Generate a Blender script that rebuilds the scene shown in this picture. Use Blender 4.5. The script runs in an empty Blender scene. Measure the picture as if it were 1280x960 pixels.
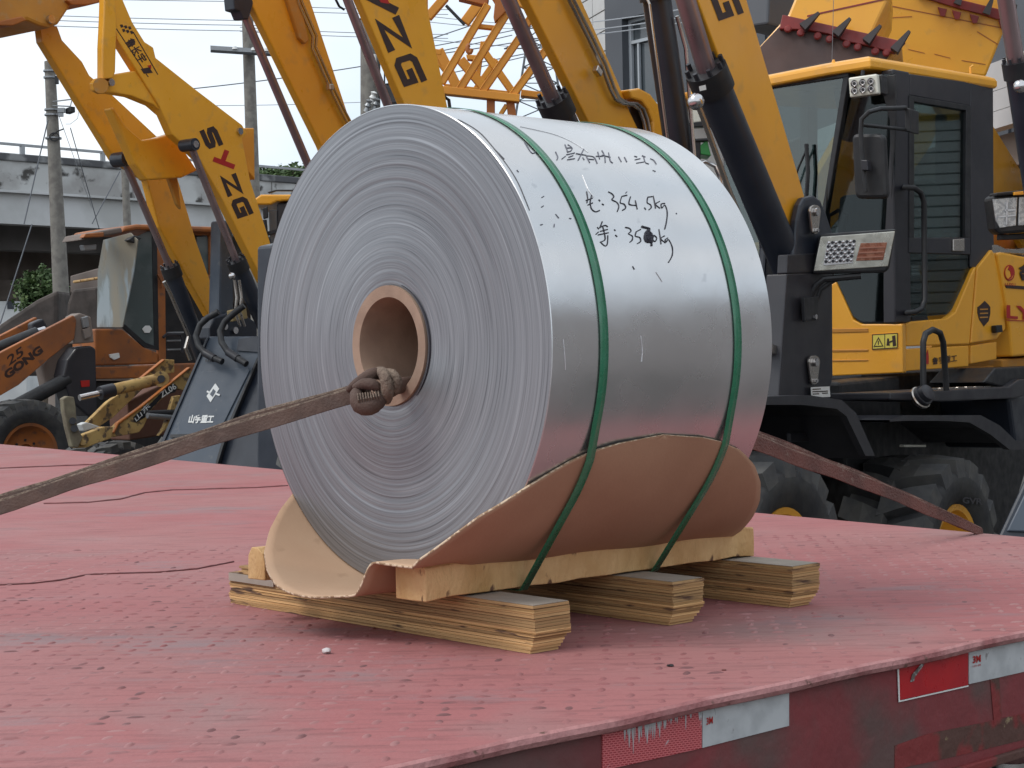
import bpy, bmesh, math, random
from mathutils import Vector, Matrix
random.seed(7)
SC = bpy.context.scene
COL = SC.collection
V = Vector
# ------------------------------------------------------------------ camera
FPX, PITCH, ROLL, HC = 2117.0, -0.011336, -0.021331, 1.4626
cp, sp, cr, sr = math.cos(PITCH), math.sin(PITCH), math.cos(ROLL), math.sin(ROLL)
CF = V((0, cp, sp)); _U = V((0, -sp, cp)); _X = V((1, 0, 0))
CX = _X*cr + _U*sr; CU = _U*cr - _X*sr
CAM = V((0, 0, HC))
cd = bpy.data.cameras.new('camera'); cam = bpy.data.objects.new('camera', cd); COL.objects.link(cam)
cd.sensor_width = 36; cd.lens = 36*FPX/1280; cd.clip_start = .05; cd.clip_end = 3000
cam.matrix_world = Matrix(((CX.x, CU.x, -CF.x, 0), (CX.y, CU.y, -CF.y, 0), (CX.z, CU.z, -CF.z, HC), (0, 0, 0, 1)))
SC.camera = cam
# ------------------------------------------------------------------ light
W = bpy.data.worlds.new('World'); SC.world = W; W.use_nodes = True
nt = W.node_tree; nt.nodes.clear()
def N(tree, t, **k):
    n = tree.nodes.new(t)
    for a, b in k.items(): setattr(n, a, b)
    return n
SUN_EL, SUN_AZ = math.radians(52), math.radians(252)      # azimuth clockwise from +Y
sky = N(nt, 'ShaderNodeTexSky'); sky.sky_type = 'NISHITA'; sky.sun_disc = False
sky.sun_elevation = SUN_EL; sky.sun_rotation = SUN_AZ; sky.air_density = 1.0; sky.dust_density = 4
tc = N(nt, 'ShaderNodeTexCoord')
mp = N(nt, 'ShaderNodeMapping'); mp.inputs['Scale'].default_value = (1, 1, 2.2)
no = N(nt, 'ShaderNodeTexNoise'); no.inputs['Scale'].default_value = 2.6; no.inputs['Detail'].default_value = 5
rp = N(nt, 'ShaderNodeValToRGB'); rp.color_ramp.elements[0].position = .36; rp.color_ramp.elements[1].position = .62
rp.color_ramp.elements[0].color = (.64, .75, .86, 1); rp.color_ramp.elements[1].color = (.90, .94, .98, 1)
b1 = N(nt, 'ShaderNodeBackground'); b1.inputs[1].default_value = .1
b2 = N(nt, 'ShaderNodeBackground'); b2.inputs[1].default_value = .96
mx = N(nt, 'ShaderNodeMixShader'); mx.inputs[0].default_value = .93
wo = N(nt, 'ShaderNodeOutputWorld')
L = nt.links.new
L(tc.outputs['Generated'], mp.inputs[0]); L(mp.outputs[0], no.inputs['Vector']); L(no.outputs[0], rp.inputs[0])
L(sky.outputs[0], b1.inputs[0]); L(rp.outputs[0], b2.inputs[0])
L(b1.outputs[0], mx.inputs[1]); L(b2.outputs[0], mx.inputs[2]); L(mx.outputs[0], wo.inputs[0])
sd = bpy.data.lights.new('sun', 'SUN'); sd.energy = 1.1; sd.angle = math.radians(22); sd.color = (1, .965, .92)
so = bpy.data.objects.new('sun', sd); COL.objects.link(so); so.location = (-4, -6, 12)
_d = V((math.sin(SUN_AZ)*math.cos(SUN_EL), math.cos(SUN_AZ)*math.cos(SUN_EL), math.sin(SUN_EL)))
so.rotation_euler = _d.to_track_quat('Z', 'Y').to_euler()
SC.view_settings.view_transform = 'Standard'; SC.view_settings.look = 'None'
SC.view_settings.exposure = 0.42; SC.view_settings.gamma = 1; SC.view_settings.use_curve_mapping = False
SC.cycles.max_bounces = 8; SC.cycles.transparent_max_bounces = 12; SC.cycles.caustics_reflective = False; SC.cycles.caustics_refractive = False
# ------------------------------------------------------------------ projection helpers
def ray(x, y): return CF + CX*((x-640)/FPX) + CU*((480-y)/FPX)
def at(x, y, d): return CAM + ray(x, y)*d
def hit(x, y, pl):
    r = ray(x, y); return CAM + r*((pl[0]-CAM).dot(pl[1])/r.dot(pl[1]))
def on_z(x, y, z): return hit(x, y, (V((0, 0, z)), V((0, 0, 1))))
class Frame:                    # a machine's own frame: fwd (its nose), lat (its flank towards the viewer)
    def __init__(s, px, py, d, ang):
        a = math.radians(ang); s.o = at(px, py, d)
        s.f = V((-math.sin(a), -math.cos(a), 0)); s.l = V((math.cos(a), -math.sin(a), 0))
    def side(s, lat=0): return (s.o + s.l*lat, s.l)
    def front(s, fw=0): return (s.o + s.f*fw, s.f)
    def pt(s, x, y, lat=0): return hit(x, y, s.side(lat))
def vplane(p, q):               # vertical plane through two points, normal to the camera
    n = V((q.y-p.y, p.x-q.x, 0)).normalized()
    if n.dot(CAM-p) < 0: n = -n
    return (p.copy(), n)
# ------------------------------------------------------------------ mesh building
WL = {}
def tag(o, label=None, cat=None, group=None, kind=None):
    for k, v in (('label', label), ('category', cat), ('group', group), ('kind', kind)):
        if v: o[k] = v
    return o
def T(name, label, cat, loc, group=None):
    o = bpy.data.objects.new(name, None); o.empty_display_size = .1; COL.objects.link(o)
    o.location = loc; WL[o] = V(loc); return tag(o, label, cat, group)
class MB:
    def __init__(s): s.v = []; s.f = []
    def add(s, vs, fs):
        b = len(s.v); s.v += [V(v) for v in vs]; s.f += [[b+i for i in f] for f in fs]; return s
    def prism(s, front, off):
        n = len(front); back = [p+off for p in front]
        return s.add(list(front)+back, [list(range(n)), list(range(2*n-1, n-1, -1))] + [[i, (i+1) % n, n+(i+1) % n, n+i] for i in range(n)])
    def box(s, c, ax, ay, az):
        p = [c+ax*i+ay*j+az*k for k in (-1, 1) for j in (-1, 1) for i in (-1, 1)]
        return s.add(p, [(0, 1, 3, 2), (4, 6, 7, 5), (0, 4, 5, 1), (2, 3, 7, 6), (0, 2, 6, 4), (1, 5, 7, 3)])
    def abox(s, x0, x1, y0, y1, z0, z1):
        return s.box(V(((x0+x1)/2, (y0+y1)/2, (z0+z1)/2)), V(((x1-x0)/2, 0, 0)), V((0, (y1-y0)/2, 0)), V((0, 0, (z1-z0)/2)))
    def quad(s, a, b, c, d): return s.add([a, b, c, d], [(0, 1, 2, 3)])
    def tube(s, pts, r, n=8, flat=1.0, up=None, cap=True):
        pts = [V(p) for p in pts]; m = len(pts); rr = r if isinstance(r, (list, tuple)) else [r]*m
        vs = []; prev = None
        for i, p in enumerate(pts):
            t = (pts[min(i+1, m-1)]-pts[max(i-1, 0)]).normalized()
            if prev is None:
                u = V(up) if up else (V((0, 0, 1)) if abs(t.z) < .9 else V((1, 0, 0)))
            else: u = prev
            u = (u - t*u.dot(t)).normalized(); prev = u; w = t.cross(u)
            for k in range(n):
                a = 2*math.pi*k/n; vs.append(p + (u*math.cos(a)*flat + w*math.sin(a))*rr[i])
        fs = [[i*n+k, i*n+(k+1) % n, (i+1)*n+(k+1) % n, (i+1)*n+k] for i in range(m-1) for k in range(n)]
        if cap: fs += [list(range(n))[::-1], [(m-1)*n+k for k in range(n)]]
        return s.add(vs, fs)
    def lathe(s, o, ax, prof, n=32, ref=None, a0=0, a1=2*math.pi):
        ax = ax.normalized(); u = V(ref) if ref else (V((0, 0, 1)) if abs(ax.z) < .9 else V((1, 0, 0)))
        u = (u-ax*u.dot(ax)).normalized(); w = ax.cross(u); vs = []
        for (r, h) in prof:
            for k in range(n):
                a = 2*math.pi*k/n; vs.append(o+ax*h+(u*math.cos(a)+w*math.sin(a))*r)
        m = len(prof)
        return s.add(vs, [[i*n+k, i*n+(k+1) % n, (i+1)*n+(k+1) % n, (i+1)*n+k] for i in range(m-1) for k in range(n)])
    def build(s, name, mat, parent=None, bevel=0, smooth=False, label=None, cat=None, group=None, kind=None, frame=None, recalc=True, seg=2):
        me = bpy.data.meshes.new(name)
        if frame: o0, R = frame
        elif parent is not None: o0, R = WL[parent], None
        else:
            xs = [v.x for v in s.v]; ys = [v.y for v in s.v]
            o0, R = V(((min(xs)+max(xs))/2, (min(ys)+max(ys))/2, min(v.z for v in s.v))), None
        if R: Ri = R.transposed(); vv = [Ri @ (v-o0) for v in s.v]
        else: vv = [v-o0 for v in s.v]
        me.from_pydata(vv, [], s.f)
        if recalc:
            bm = bmesh.new(); bm.from_mesh(me); bmesh.ops.recalc_face_normals(bm, faces=bm.faces); bm.to_mesh(me); bm.free()
        if smooth:
            me.shade_smooth(); me.set_sharp_from_angle(angle=math.radians(40))
        for mm in (mat if isinstance(mat, list) else [mat]): me.materials.append(mm)
        o = bpy.data.objects.new(name, me); COL.objects.link(o)
        if parent is not None:
            o.parent = parent
            if R: o.matrix_local = Matrix.Translation(o0-WL[parent]) @ R.to_4x4()
            WL[o] = o0.copy() if R else WL[parent].copy()
        else:
            o.location = o0; WL[o] = o0.copy()
            if R: o.matrix_world = Matrix.Translation(o0) @ R.to_4x4()
        if bevel:
            md = o.modifiers.new('edge', 'BEVEL'); md.width = bevel; md.segments = seg; md.limit_method = 'ANGLE'; md.angle_limit = math.radians(35); md.harden_normals = False
        return tag(o, label, cat, group, kind)
def solid(name, px, pl, th, mat, parent, bevel=.006, **k):
    return MB().prism([hit(x, y, pl) for x, y in px], -pl[1]*th).build(name, mat, parent, bevel=bevel, **k)
def rod(name, p, q, r, mat, parent, n=16, r2=None, **k):
    return MB().tube([p, q], [r, r2 or r], n=n).build(name, mat, parent, smooth=True, **k)
def text(name, s, pl, bl, br, tl, mat, parent, bold=0.0, depth=.002, lift=.001):
    c = bpy.data.curves.new('text', 'FONT'); c.body = s; c.offset = bold; c.resolution_u = 3
    o = bpy.data.objects.new('text', c); COL.objects.link(o)
    dg = bpy.context.evaluated_depsgraph_get(); dg.update()
    me = bpy.data.meshes.new_from_object(o.evaluated_get(dg)); bpy.data.objects.remove(o)
    xs = [v.co.x for v in me.vertices]; ys = [v.co.y for v in me.vertices]
    x0, x1, y0, y1 = min(xs), max(xs), min(ys), max(ys)
    mb = MB(); vs = []
    for v in me.vertices:
        a = (v.co.x-x0)/(x1-x0); b = (v.co.y-y0)/(y1-y0)
        vs.append(hit(bl[0]+a*(br[0]-bl[0])+b*(tl[0]-bl[0]), bl[1]+a*(br[1]-bl[1])+b*(tl[1]-bl[1]), pl)+pl[1]*lift)
    mb.add(vs, [list(p.vertices) for p in me.polygons]); bpy.data.meshes.remove(me)
    return mb.build(name, mat, parent, recalc=False)
GLY = {'S': [(1, .86), (.3, .88), (.13, .8), (.13, .6), (.25, .52), (.75, .48), (.87, .4), (.87, .2), (.72, .12), (.02, .14)],
       'Z': [(.02, .87), (.9, .87), (.1, .13), (1, .13)], 'G': [(1, .88), (.25, .88), (.12, .75), (.12, .25), (.25, .12), (.88, .12), (.88, .5), (.48, .5)],
       'Y': [[(.05, 1), (.5, .5)], [(1, 1), (.25, 0)]]}
def glyph(ch, pl, c, al, up, w, mat, parent, lift=.002):
    """a heavy block letter; al/up are its full width and height as pixel vectors"""
    mb = MB(); g = GLY[ch]; g = g if isinstance(g[0], list) else [g]
    for st in g:
        P = [V((c[0]+(a-.5)*al[0]+(b-.5)*up[0], c[1]+(a-.5)*al[1]+(b-.5)*up[1])) for a, b in st]
        Lf, Rt = [], []
        for i, p in enumerate(P):
            d0 = (P[i]-P[i-1]).normalized() if i else (P[1]-P[0]).normalized()
            d1 = (P[i+1]-P[i]).normalized() if i < len(P)-1 else d0
            n0 = V((-d0.y, d0.x)); n1 = V((-d1.y, d1.x)); m = (n0+n1).normalized(); k = min(1/max(m.dot(n0), .3), 1.9)
            Lf.append(p+m*(w/2*k)); Rt.append(p-m*(w/2*k))
        vs = [hit(q.x, q.y, pl)+pl[1]*lift for q in Lf+Rt]; n = len(P)
        mb.add(vs, [[i, i+1, n+i+1, n+i] for i in range(n-1)])
    return mb.build('letter', mat, parent, recalc=False)
# ------------------------------------------------------------------ materials
def lin(h):
    h = h.lstrip('#'); c = [int(h[i:i+2], 16)/255 for i in (0, 2, 4)]
    return tuple(x/12.92 if x <= .04045 else ((x+.055)/1.055)**2.4 for x in c)
def c4(c): return tuple(c)+(1,) if len(c) == 3 else tuple(c)
def M(name, col, rough=.5, metal=0, col2=None, scale=6, lo=.42, hi=.62, col3=None, scale3=30, lo3=.6, hi3=.66, bump=0, bscale=60,
      stretch=(1, 1, 1), rvar=.12, spec=.5, coat=0):
    m = bpy.data.materials.new(name); m.use_nodes = True; t = m.node_tree; l = t.links.new
    b = t.nodes['Principled BSDF']; b.inputs['Metallic'].default_value = metal
    b.inputs['Roughness'].default_value = rough; b.inputs['Specular IOR Level'].default_value = spec
    b.inputs['Coat Weight'].default_value = coat; b.inputs['Coat Roughness'].default_value = .15
    b.inputs['Base Color'].default_value = c4(col)
    tc = N(t, 'ShaderNodeTexCoord'); mp = N(t, 'ShaderNodeMapping'); mp.inputs['Scale'].default_value = stretch
    l(tc.outputs['Object'], mp.inputs[0])
    def noise(sc, lo, hi, det=4):
        n = N(t, 'ShaderNodeTexNoise'); n.inputs['Scale'].default_value = sc; n.inputs['Detail'].default_value = det; l(mp.outputs[0], n.inputs['Vector'])
        r = N(t, 'ShaderNodeMapRange'); r.inputs[1].default_value = lo; r.inputs[2].default_value = hi; l(n.outputs[0], r.inputs[0]); return r.outputs[0]
    cur = None
    def mix(fac, c2):
        nonlocal cur
        x = N(t, 'ShaderNodeMix', data_type='RGBA'); l(fac, x.inputs['Factor'])
        if cur is None: x.inputs['A'].default_value = c4(col)
        else: l(cur, x.inputs['A'])
        x.inputs['B'].default_value = c4(c2); cur = x.outputs['Result']
    if col2: mix(noise(scale, lo, hi), col2)
    if col3: mix(noise(scale3, lo3, hi3, 6), col3)
    if cur is not None: l(cur, b.inputs['Base Color'])
    if rvar:
        r = N(t, 'ShaderNodeMapRange'); r.inputs[3].default_value = max(.03, rough-rvar); r.inputs[4].default_value = min(1, rough+rvar)
        l(noise(scale*2.3, .3, .7), r.inputs[0]); l(r.outputs[0], b.inputs['Roughness'])
    if bump:
        n = N(t, 'ShaderNodeTexNoise'); n.inputs['Scale'].default_value = bscale; n.inputs['Detail'].default_value = 5; l(mp.outputs[0], n.inputs['Vector'])
        bp = N(t, 'ShaderNodeBump'); bp.inputs['Strength'].default_value = bump; bp.inputs['Distance'].default_value = .01
        l(n.outputs[0], bp.inputs['Height']); l(bp.outputs[0], b.inputs['Normal'])
    return m
def glassy(name, tint, refl=.12, rough=.03, top=.9):
    m = bpy.data.materials.new(name); m.use_nodes = True; t = m.node_tree; t.nodes.clear(); l = t.links.new
    o = N(t, 'ShaderNodeOutputMaterial'); a = N(t, 'ShaderNodeBsdfTransparent'); a.inputs[0].default_value = c4(tint)
    g = N(t, 'ShaderNodeBsdfGlossy'); g.inputs['Roughness'].default_value = rough; g.inputs[0].default_value = (.9, .95, .95, 1)
    f = N(t, 'ShaderNodeLayerWeight'); f.inputs[0].default_value = .25
    r = N(t, 'ShaderNodeMapRange'); r.inputs[3].default_value = refl; r.inputs[4].default_value = top
    x = N(t, 'ShaderNodeMixShader'); l(f.outputs['Fresnel'], r.inputs[0]); l(r.outputs[0], x.inputs[0])
    l(a.outputs[0], x.inputs[1]); l(g.outputs[0], x.inputs[2]); l(x.outputs[0], o.inputs[0]); return m
YEL = M('amber_paint', (.84, .39, .028), .36, col2=(.80, .36, .025), scale=2.5, col3=(.46, .26, .09), scale3=9, lo3=.58, hi3=1.0, coat=.2, bump=.03, bscale=30)
YELD = M('amber_paint_weathered', (.54, .235, .03), .5, col2=(.47, .20, .03), scale=3, col3=(.42, .25, .1), scale3=14, lo3=.55, hi3=.75)
ORG = M('rusty_orange_paint', (.36, .115, .025), .6, col2=(.24, .085, .03), scale=2.2, col3=(.16, .07, .04), scale3=10, lo3=.56, hi3=.7, bump=.05)
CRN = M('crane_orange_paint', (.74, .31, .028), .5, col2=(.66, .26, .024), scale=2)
DUSTY = M('dusty_yellow_paint', (.50, .33, .12), .8, col2=(.36, .22, .08), scale=6, col3=(.12, .08, .05), scale3=13, lo3=.54, hi3=.62, bump=.15)
NAVY = M('dark_slate_paint', (.015, .020, .032), .42, col2=(.021, .026, .039), scale=5, coat=.15)
NAVYL = M('slate_panel_paint', (.060, .078, .105), .45, col2=(.072, .088, .112), scale=4, col3=(.13, .14, .15), scale3=12, lo3=.6, hi3=.8)
BLK = M('black_plastic', (.012, .0125, .015), .5, col2=(.02, .02, .022), scale=8)
DARK = M('charcoal_paint', (.023, .023, .029), .42, col2=(.031, .03, .036), scale=3)
RUBL = M('lightened_tread_rubber', (.066, .066, .068), .75, col2=(.095, .092, .086), scale=9, bump=.2, bscale=40)  # lugs coloured lighter than the carcass, standing in for light on the tread
RUB = M('tyre_rubber', (.030, .030, .033), .7, col2=(.05, .049, .047), scale=9, bump=.15, bscale=40)
CHR = M('chromed_steel', (.62, .60, .60), .22, 1, rvar=.05)
ROD = M('filmed_rod_steel', (.34, .25, .25), .33, .75, col2=(.28, .21, .22), scale=5, rvar=.08)
STEEL = M('pipe_steel', (.50, .46, .42), .28, 1, rvar=.04)
MARK = M('dark_brown_decal', (.035, .016, .013), .5)
MARKR = M('red_decal', (.42, .015, .012), .45)
WHITE = M('white_decal', (.75, .75, .73), .5)
YLAB = M('yellow_label', (.72, .60, .10), .5)
INK = M('marker_ink', (.014, .012, .022), .55, rvar=0)
INKL = M('faded_marker_ink', (.11, .11, .14), .5, rvar=0)
GLASS = glassy('cab_glass', (.36, .45, .45), .08, top=.6)
GLASSD = glassy('dark_cab_glass', (.34, .39, .39), .03, top=.45)
AMB = M('amber_lens', (.26, .075, .035), .2, col2=(.40, .17, .10), scale=40)
AMBR = M('amber_lens_rib', (.46, .20, .13), .25)
LENS = M('clear_lamp_lens', (.50, .49, .43), .2, .5, col2=(.66, .65, .57), scale=14)
LEDW = M('lamp_housing_white', (.7, .69, .60), .4)
# ================================================================== setting
DZ = 1.1
GR = M('yard_concrete', (.11, .105, .10), .85, col2=(.08, .077, .073), scale=.5, col3=(.07, .065, .06), scale3=2, bump=.2, bscale=8)
mb = MB(); mb.quad(V((-700, -700, 0)), V((700, -700, 0)), V((700, 900, 0)), V((-700, 900, 0)))
mb.build('ground', GR, kind='structure')
# ------------------------------------------------------------------ trailer
DECK = M('worn_red_deck_paint', (.345, .126, .126), .72, col2=(.35, .165, .158), scale=1.6, lo=.35, hi=.68, col3=(.27, .185, .178), scale3=3.2, lo3=.55, hi3=.85, bump=.14, bscale=120, spec=.22)
def deck_mat():
    m = DECK; t = m.node_tree; l = t.links.new; b = t.nodes['Principled BSDF']
    src = b.inputs['Base Color'].links[0].from_socket
    tc = N(t, 'ShaderNodeTexCoord'); mp = N(t, 'ShaderNodeMapping'); mp.inputs['Rotation'].default_value = (0, 0, math.radians(-8)); mp.inputs['Scale'].default_value = (6.5, 52, 1)
    l(tc.outputs['Object'], mp.inputs[0])
    n = N(t, 'ShaderNodeTexNoise'); n.inputs['Scale'].default_value = 1.5; n.inputs['Detail'].default_value = 7; n.inputs['Roughness'].default_value = .65; l(mp.outputs[0], n.inputs[0])
    r = N(t, 'ShaderNodeMapRange'); r.inputs[1].default_value = .5; r.inputs[2].default_value = .70; r.inputs[4].default_value = .6; l(n.outputs[0], r.inputs[0])
    x = N(t, 'ShaderNodeMix', data_type='RGBA'); l(r.outputs[0], x.inputs['Factor']); l(src, x.inputs['A']); x.inputs['B'].default_value = (.17, .075, .075, 1)
    n2 = N(t, 'ShaderNodeTexNoise'); n2.inputs['Scale'].default_value = 1.1; n2.inputs['Detail'].default_value = 8; n2.inputs['Roughness'].default_value = .7
    mp2 = N(t, 'ShaderNodeMapping'); mp2.inputs['Location'].default_value = (3.3, 1.2, 0); mp2.inputs['Scale'].default_value = (1, 2.5, 1); l(tc.outputs['Object'], mp2.inputs[0]); l(mp2.outputs[0], n2.inputs[0])
    r2 = N(t, 'ShaderNodeMapRange'); r2.inputs[1].default_value = .57; r2.inputs[2].default_value = .70; r2.inputs[4].default_value = .75; l(n2.outputs[0], r2.inputs[0])
    x2 = N(t, 'ShaderNodeMix', data_type='RGBA'); l(r2.outputs[0], x2.inputs['Factor']); l(x.outputs['Result'], x2.inputs['A']); x2.inputs['B'].default_value = (.20, .19, .20, 1)
    l(x2.outputs['Result'], b.inputs['Base Color'])
deck_mat()
SIDE = M('trailer_side_red', (.22, .04, .045), .55, col2=(.165, .042, .045), scale=3, col3=(.12, .065, .06), scale3=7, lo3=.44, hi3=.62, bump=.3, bscale=40)
RUST = M('rusty_scraped_steel', (.10, .045, .035), .75, col2=(.22, .03, .03), scale=14, lo=.48, hi=.56, col3=(.35, .27, .15), scale3=26, lo3=.66, hi3=.7, bump=.4, bscale=50)
E1, E2 = on_z(474, 960, DZ), on_z(1280, 788, DZ)
ED = (E2-E1).normalized(); EN = V((ED.y, -ED.x, 0))
if EN.x < 0: EN = -EN
F1, F2 = on_z(0, 555, DZ), on_z(1280, 671, DZ); FD = (F1-F2).normalized()
# corner = E1 + s*ED meets F2 + u*FD
den = ED.x*(-FD.y)+FD.x*ED.y
s_ = ((F2.x-E1.x)*(-FD.y)+FD.x*(F2.y-E1.y))/den
CRN_P = E1+ED*s_
A0 = E1-ED*2.2; B0 = CRN_P+FD*11.5; D0 = B0-ED*(A0-CRN_P).length
trailer = T('flatbed_trailer', 'red flatbed trailer with worn tread plate deck carrying the metal coil', 'trailer', (A0+CRN_P)/2*1.0-V((0, 0, DZ)))
top = [A0, CRN_P, B0, D0]
MB().prism(top, V((0, 0, -.010))).build('deck_plate', DECK, trailer, bevel=.004)
def inset(d): return [A0-EN*d, CRN_P-EN*d+FD*0, B0, D0]
q0, q1 = A0-EN*.006, CRN_P-EN*.006-ED*.006
MB().prism([q0-V((0, 0, .0102)), q1-V((0, 0, .0102)), q1-V((0, 0, .155)), q0-V((0, 0, .155))], -EN*.008).build('side_beam', SIDE, trailer)
f0, f1 = CRN_P-ED*.01-EN*.02, B0-ED*.01
MB().prism([f0-V((0, 0, .0104)), f1-V((0, 0, .0104)), f1-V((0, 0, .155)), f0-V((0, 0, .155))], -ED*.008).build('end_beam', SIDE, trailer)
# rounded rolled lip along the edge, slightly wavy
mb = MB(); n = 60
mb.tube([A0.lerp(CRN_P, i/n)+V((0, 0, -.0065+.0008*math.sin(i*1.7)))+EN*.001*math.sin(i*.9) for i in range(n+1)], .0072, n=8)
LIP = M('scuffed_edge_paint', (.40, .18, .175), .6, col2=(.27, .09, .09), scale=12, lo=.45, hi=.6, col3=(.13, .06, .045), scale3=40, lo3=.62, hi3=.67, bump=.5, bscale=60)
mb.build('edge_lip', LIP, trailer, smooth=True)
# bottom flange (scraped)
g0, g1 = A0-V((0, 0, .1552)), CRN_P-V((0, 0, .1552))
MB().prism([g0, g1, g1-EN*.09, g0-EN*.09], V((0, 0, -.012))).build('bottom_flange', RUST, trailer, bevel=.002)
SPL = (A0-EN*.006, EN)
def splate(name, px, mat, th=.0015, lift=.0016, **k):
    return MB().prism([hit(x, y, SPL)+EN*lift for x, y in px], -EN*th).build(name, mat, trailer, **k)
splate('scraped_patch', [(1118, 932), (1160, 917), (1225, 904), (1330, 880), (1330, 912), (1200, 944), (1118, 962)], RUST, .0006, .0007)
splate('bare_stripe', [(1237, 848), (1248, 846), (1252, 905), (1242, 907)], RUST, .0006, .0011)
for i in range(4):      # cross members and chassis rails below
    p = A0.lerp(CRN_P, .2+.25*i)-EN*.15-V((0, 0, .22))
    MB().box(p-EN*2.6, ED*.035, EN*2.6, V((0, 0, .05))).build('cross_member', SIDE, trailer)
for k in (.9, 1.9):
    a, b = A0-EN*k-V((0, 0, .40)), CRN_P-EN*k-V((0, 0, .40))
    MB().prism([a, b, b+EN*.12, a+EN*.12], V((0, 0, .13))).build('chassis_rail', BLK, trailer)
lg = hit(1262, 945, (A0-EN*.12, EN))
MB().tube([lg+V((0, 0, .1)), lg-V((0, 0, .45))], .022, 14).build('support_leg', SIDE, trailer, smooth=True)
MB().tube([lg-V((0, 0, .006)), lg-V((0, 0, .018))], .026, 14).build('leg_collar', CHR, trailer, smooth=True)
# reflective tape, four pieces
def tape_red():
    m = M('red_reflective_hatch', (.42, .012, .02), .35, rvar=0); t = m.node_tree; l = t.links.new; b = t.nodes['Principled BSDF']
    tc = N(t, 'ShaderNodeTexCoord'); mp = N(t, 'ShaderNodeMapping'); mp.inputs['Rotation'].default_value = (0, math.radians(45), math.radians(48)); mp.inputs['Scale'].default_value = (1, 1, 1)
    ck = N(t, 'ShaderNodeTexBrick'); ck.inputs['Scale'].default_value = 110; ck.inputs['Mortar Size'].default_value = .07; ck.offset = .5
    ck.inputs['Color1'].default_value = (.36, .010, .02, 1); ck.inputs['Color2'].default_value = (.28, .008, .015, 1); ck.inputs['Mortar'].default_value = (.60, .16, .17, 1)
    mp.inputs['Rotation'].default_value = (math.radians(90), 0, -math.atan2(ED.y, ED.x))
    l(tc.outputs['Object'], mp.inputs[0])
    mp2 = N(t, 'ShaderNodeMapping'); mp2.inputs['Rotation'].default_value = (0, 0, math.radians(35)); l(mp.outputs[0], mp2.inputs[0]); l(mp2.outputs[0], ck.inputs[0])
    n = N(t, 'ShaderNodeTexNoise'); n.inputs['Scale'].default_value = 34; n.inputs['Detail'].default_value = 5
    mp3 = N(t, 'ShaderNodeMapping'); mp3.inputs['Scale'].default_value = (5, .55, 1); l(mp.outputs[0], mp3.inputs[0]); l(mp3.outputs[0], n.inputs[0])
    r = N(t, 'ShaderNodeMapRange'); r.inputs[1].default_value = .68; r.inputs[2].default_value = .72; l(n.outputs[0], r.inputs[0])
    x = N(t, 'ShaderNodeMix', data_type='RGBA'); l(r.outputs[0], x.inputs['Factor']); l(ck.outputs[0], x.inputs['A']); x.inputs['B'].default_value = (.55, .54, .55, 1)
    l(x.outputs['Result'], b.inputs['Base Color']); return m
TRED = tape_red()
TRED2 = M('red_reflective_tape', (.46, .012, .018), .35, col2=(.40, .012, .02), scale=30)
TWHT = M('white_reflective_tape', (.52, .53, .54), .42, col2=(.43, .44, .45), scale=35, col3=(.26, .25, .25), scale3=60, lo3=.62, hi3=.7)
TPEEL = M('peeled_tape_backing', (.45, .45, .45), .6, col2=(.13, .11, .10), scale=120, lo=.46, hi=.54)
splate('red_tape', [(752, 906.5), (876, 880), (876, 935), (752, 963)], TRED)
splate('white_tape', [(877, 879), (985, 856), (985, 907), (877, 934.5)], TWHT)
splate('red_tape', [(1122, 826), (1209, 806.5), (1209, 856), (1123, 875)], TRED2, label='clean bright red reflective tape')
splate('white_tape', [(1210, 806.5), (1330, 780), (1330, 828), (1210, 855)], TWHT)
splate('tape_border', [(1120, 825), (1122, 824.6), (1123.4, 875.6), (1209, 856.4), (1209, 858), (1122, 877.5)], WHITE, .0008, .0019)
def ragged(pxa, pxb, h0, h1, n=22, lift=.0032):
    up, dn = [], []
    for i in range(n+1):
        x = pxa[0]+(pxb[0]-pxa[0])*i/n; y = pxa[1]+(pxb[1]-pxa[1])*i/n
        up.append((x, y+random.uniform(-.6, .8))); dn.append((x, y+random.uniform(h0, h1)))
    splate('peeled_tape_edge', up+dn[::-1], TPEEL, .0012, lift)
ragged((753, 906), (876, 880), 2, 6); ragged((877, 879), (984, 856.5), 4, 9); ragged((1122, 826.5), (1188, 811), 2, 8); ragged((1210, 806), (1300, 787), 1, 5)
pts = []
for i in range(17):
    x = 779+(870-779)*i/16; y0 = 900.5-.213*(x-779)
    pts.append((x, y0, max(4, (38-2.1*i+random.uniform(-10, 10)) if i else 30)))
for i in range(46):        # torn white streaks hanging over the hatch
    x = 778+92*i/34+random.uniform(-1, 1); y0 = 901-.213*(x-779); hgt = max(5, random.gauss(34-i*.75, 8)); w = random.uniform(1.2, 4.2)
    splate('torn_streak', [(x, y0), (x+w*1.3, y0-.2), (x+w*.6+.6, y0+hgt*.8), (x+w*.4+.6, y0+hgt)], TWHT, .0006, .0021)
splate('peeled_strip', [(1136, 852), (1138, 843), (1150, 829), (1153, 830), (1141, 846), (1140, 851)], TPEEL, .001, .003)
text('lettering', '3M', SPL, (1214, 829), (1224, 827), (1214, 820), MARKR, trailer, .03, lift=.0025)
text('lettering', '3M', SPL, (881, 906), (889, 904), (881, 897), MARKR, trailer, .02, lift=.0025)
text('small_lettering', '150-08', SPL, (1214, 834), (1224, 831.8), (1214, 831.5), MARKR, trailer, lift=.0025)
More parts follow.
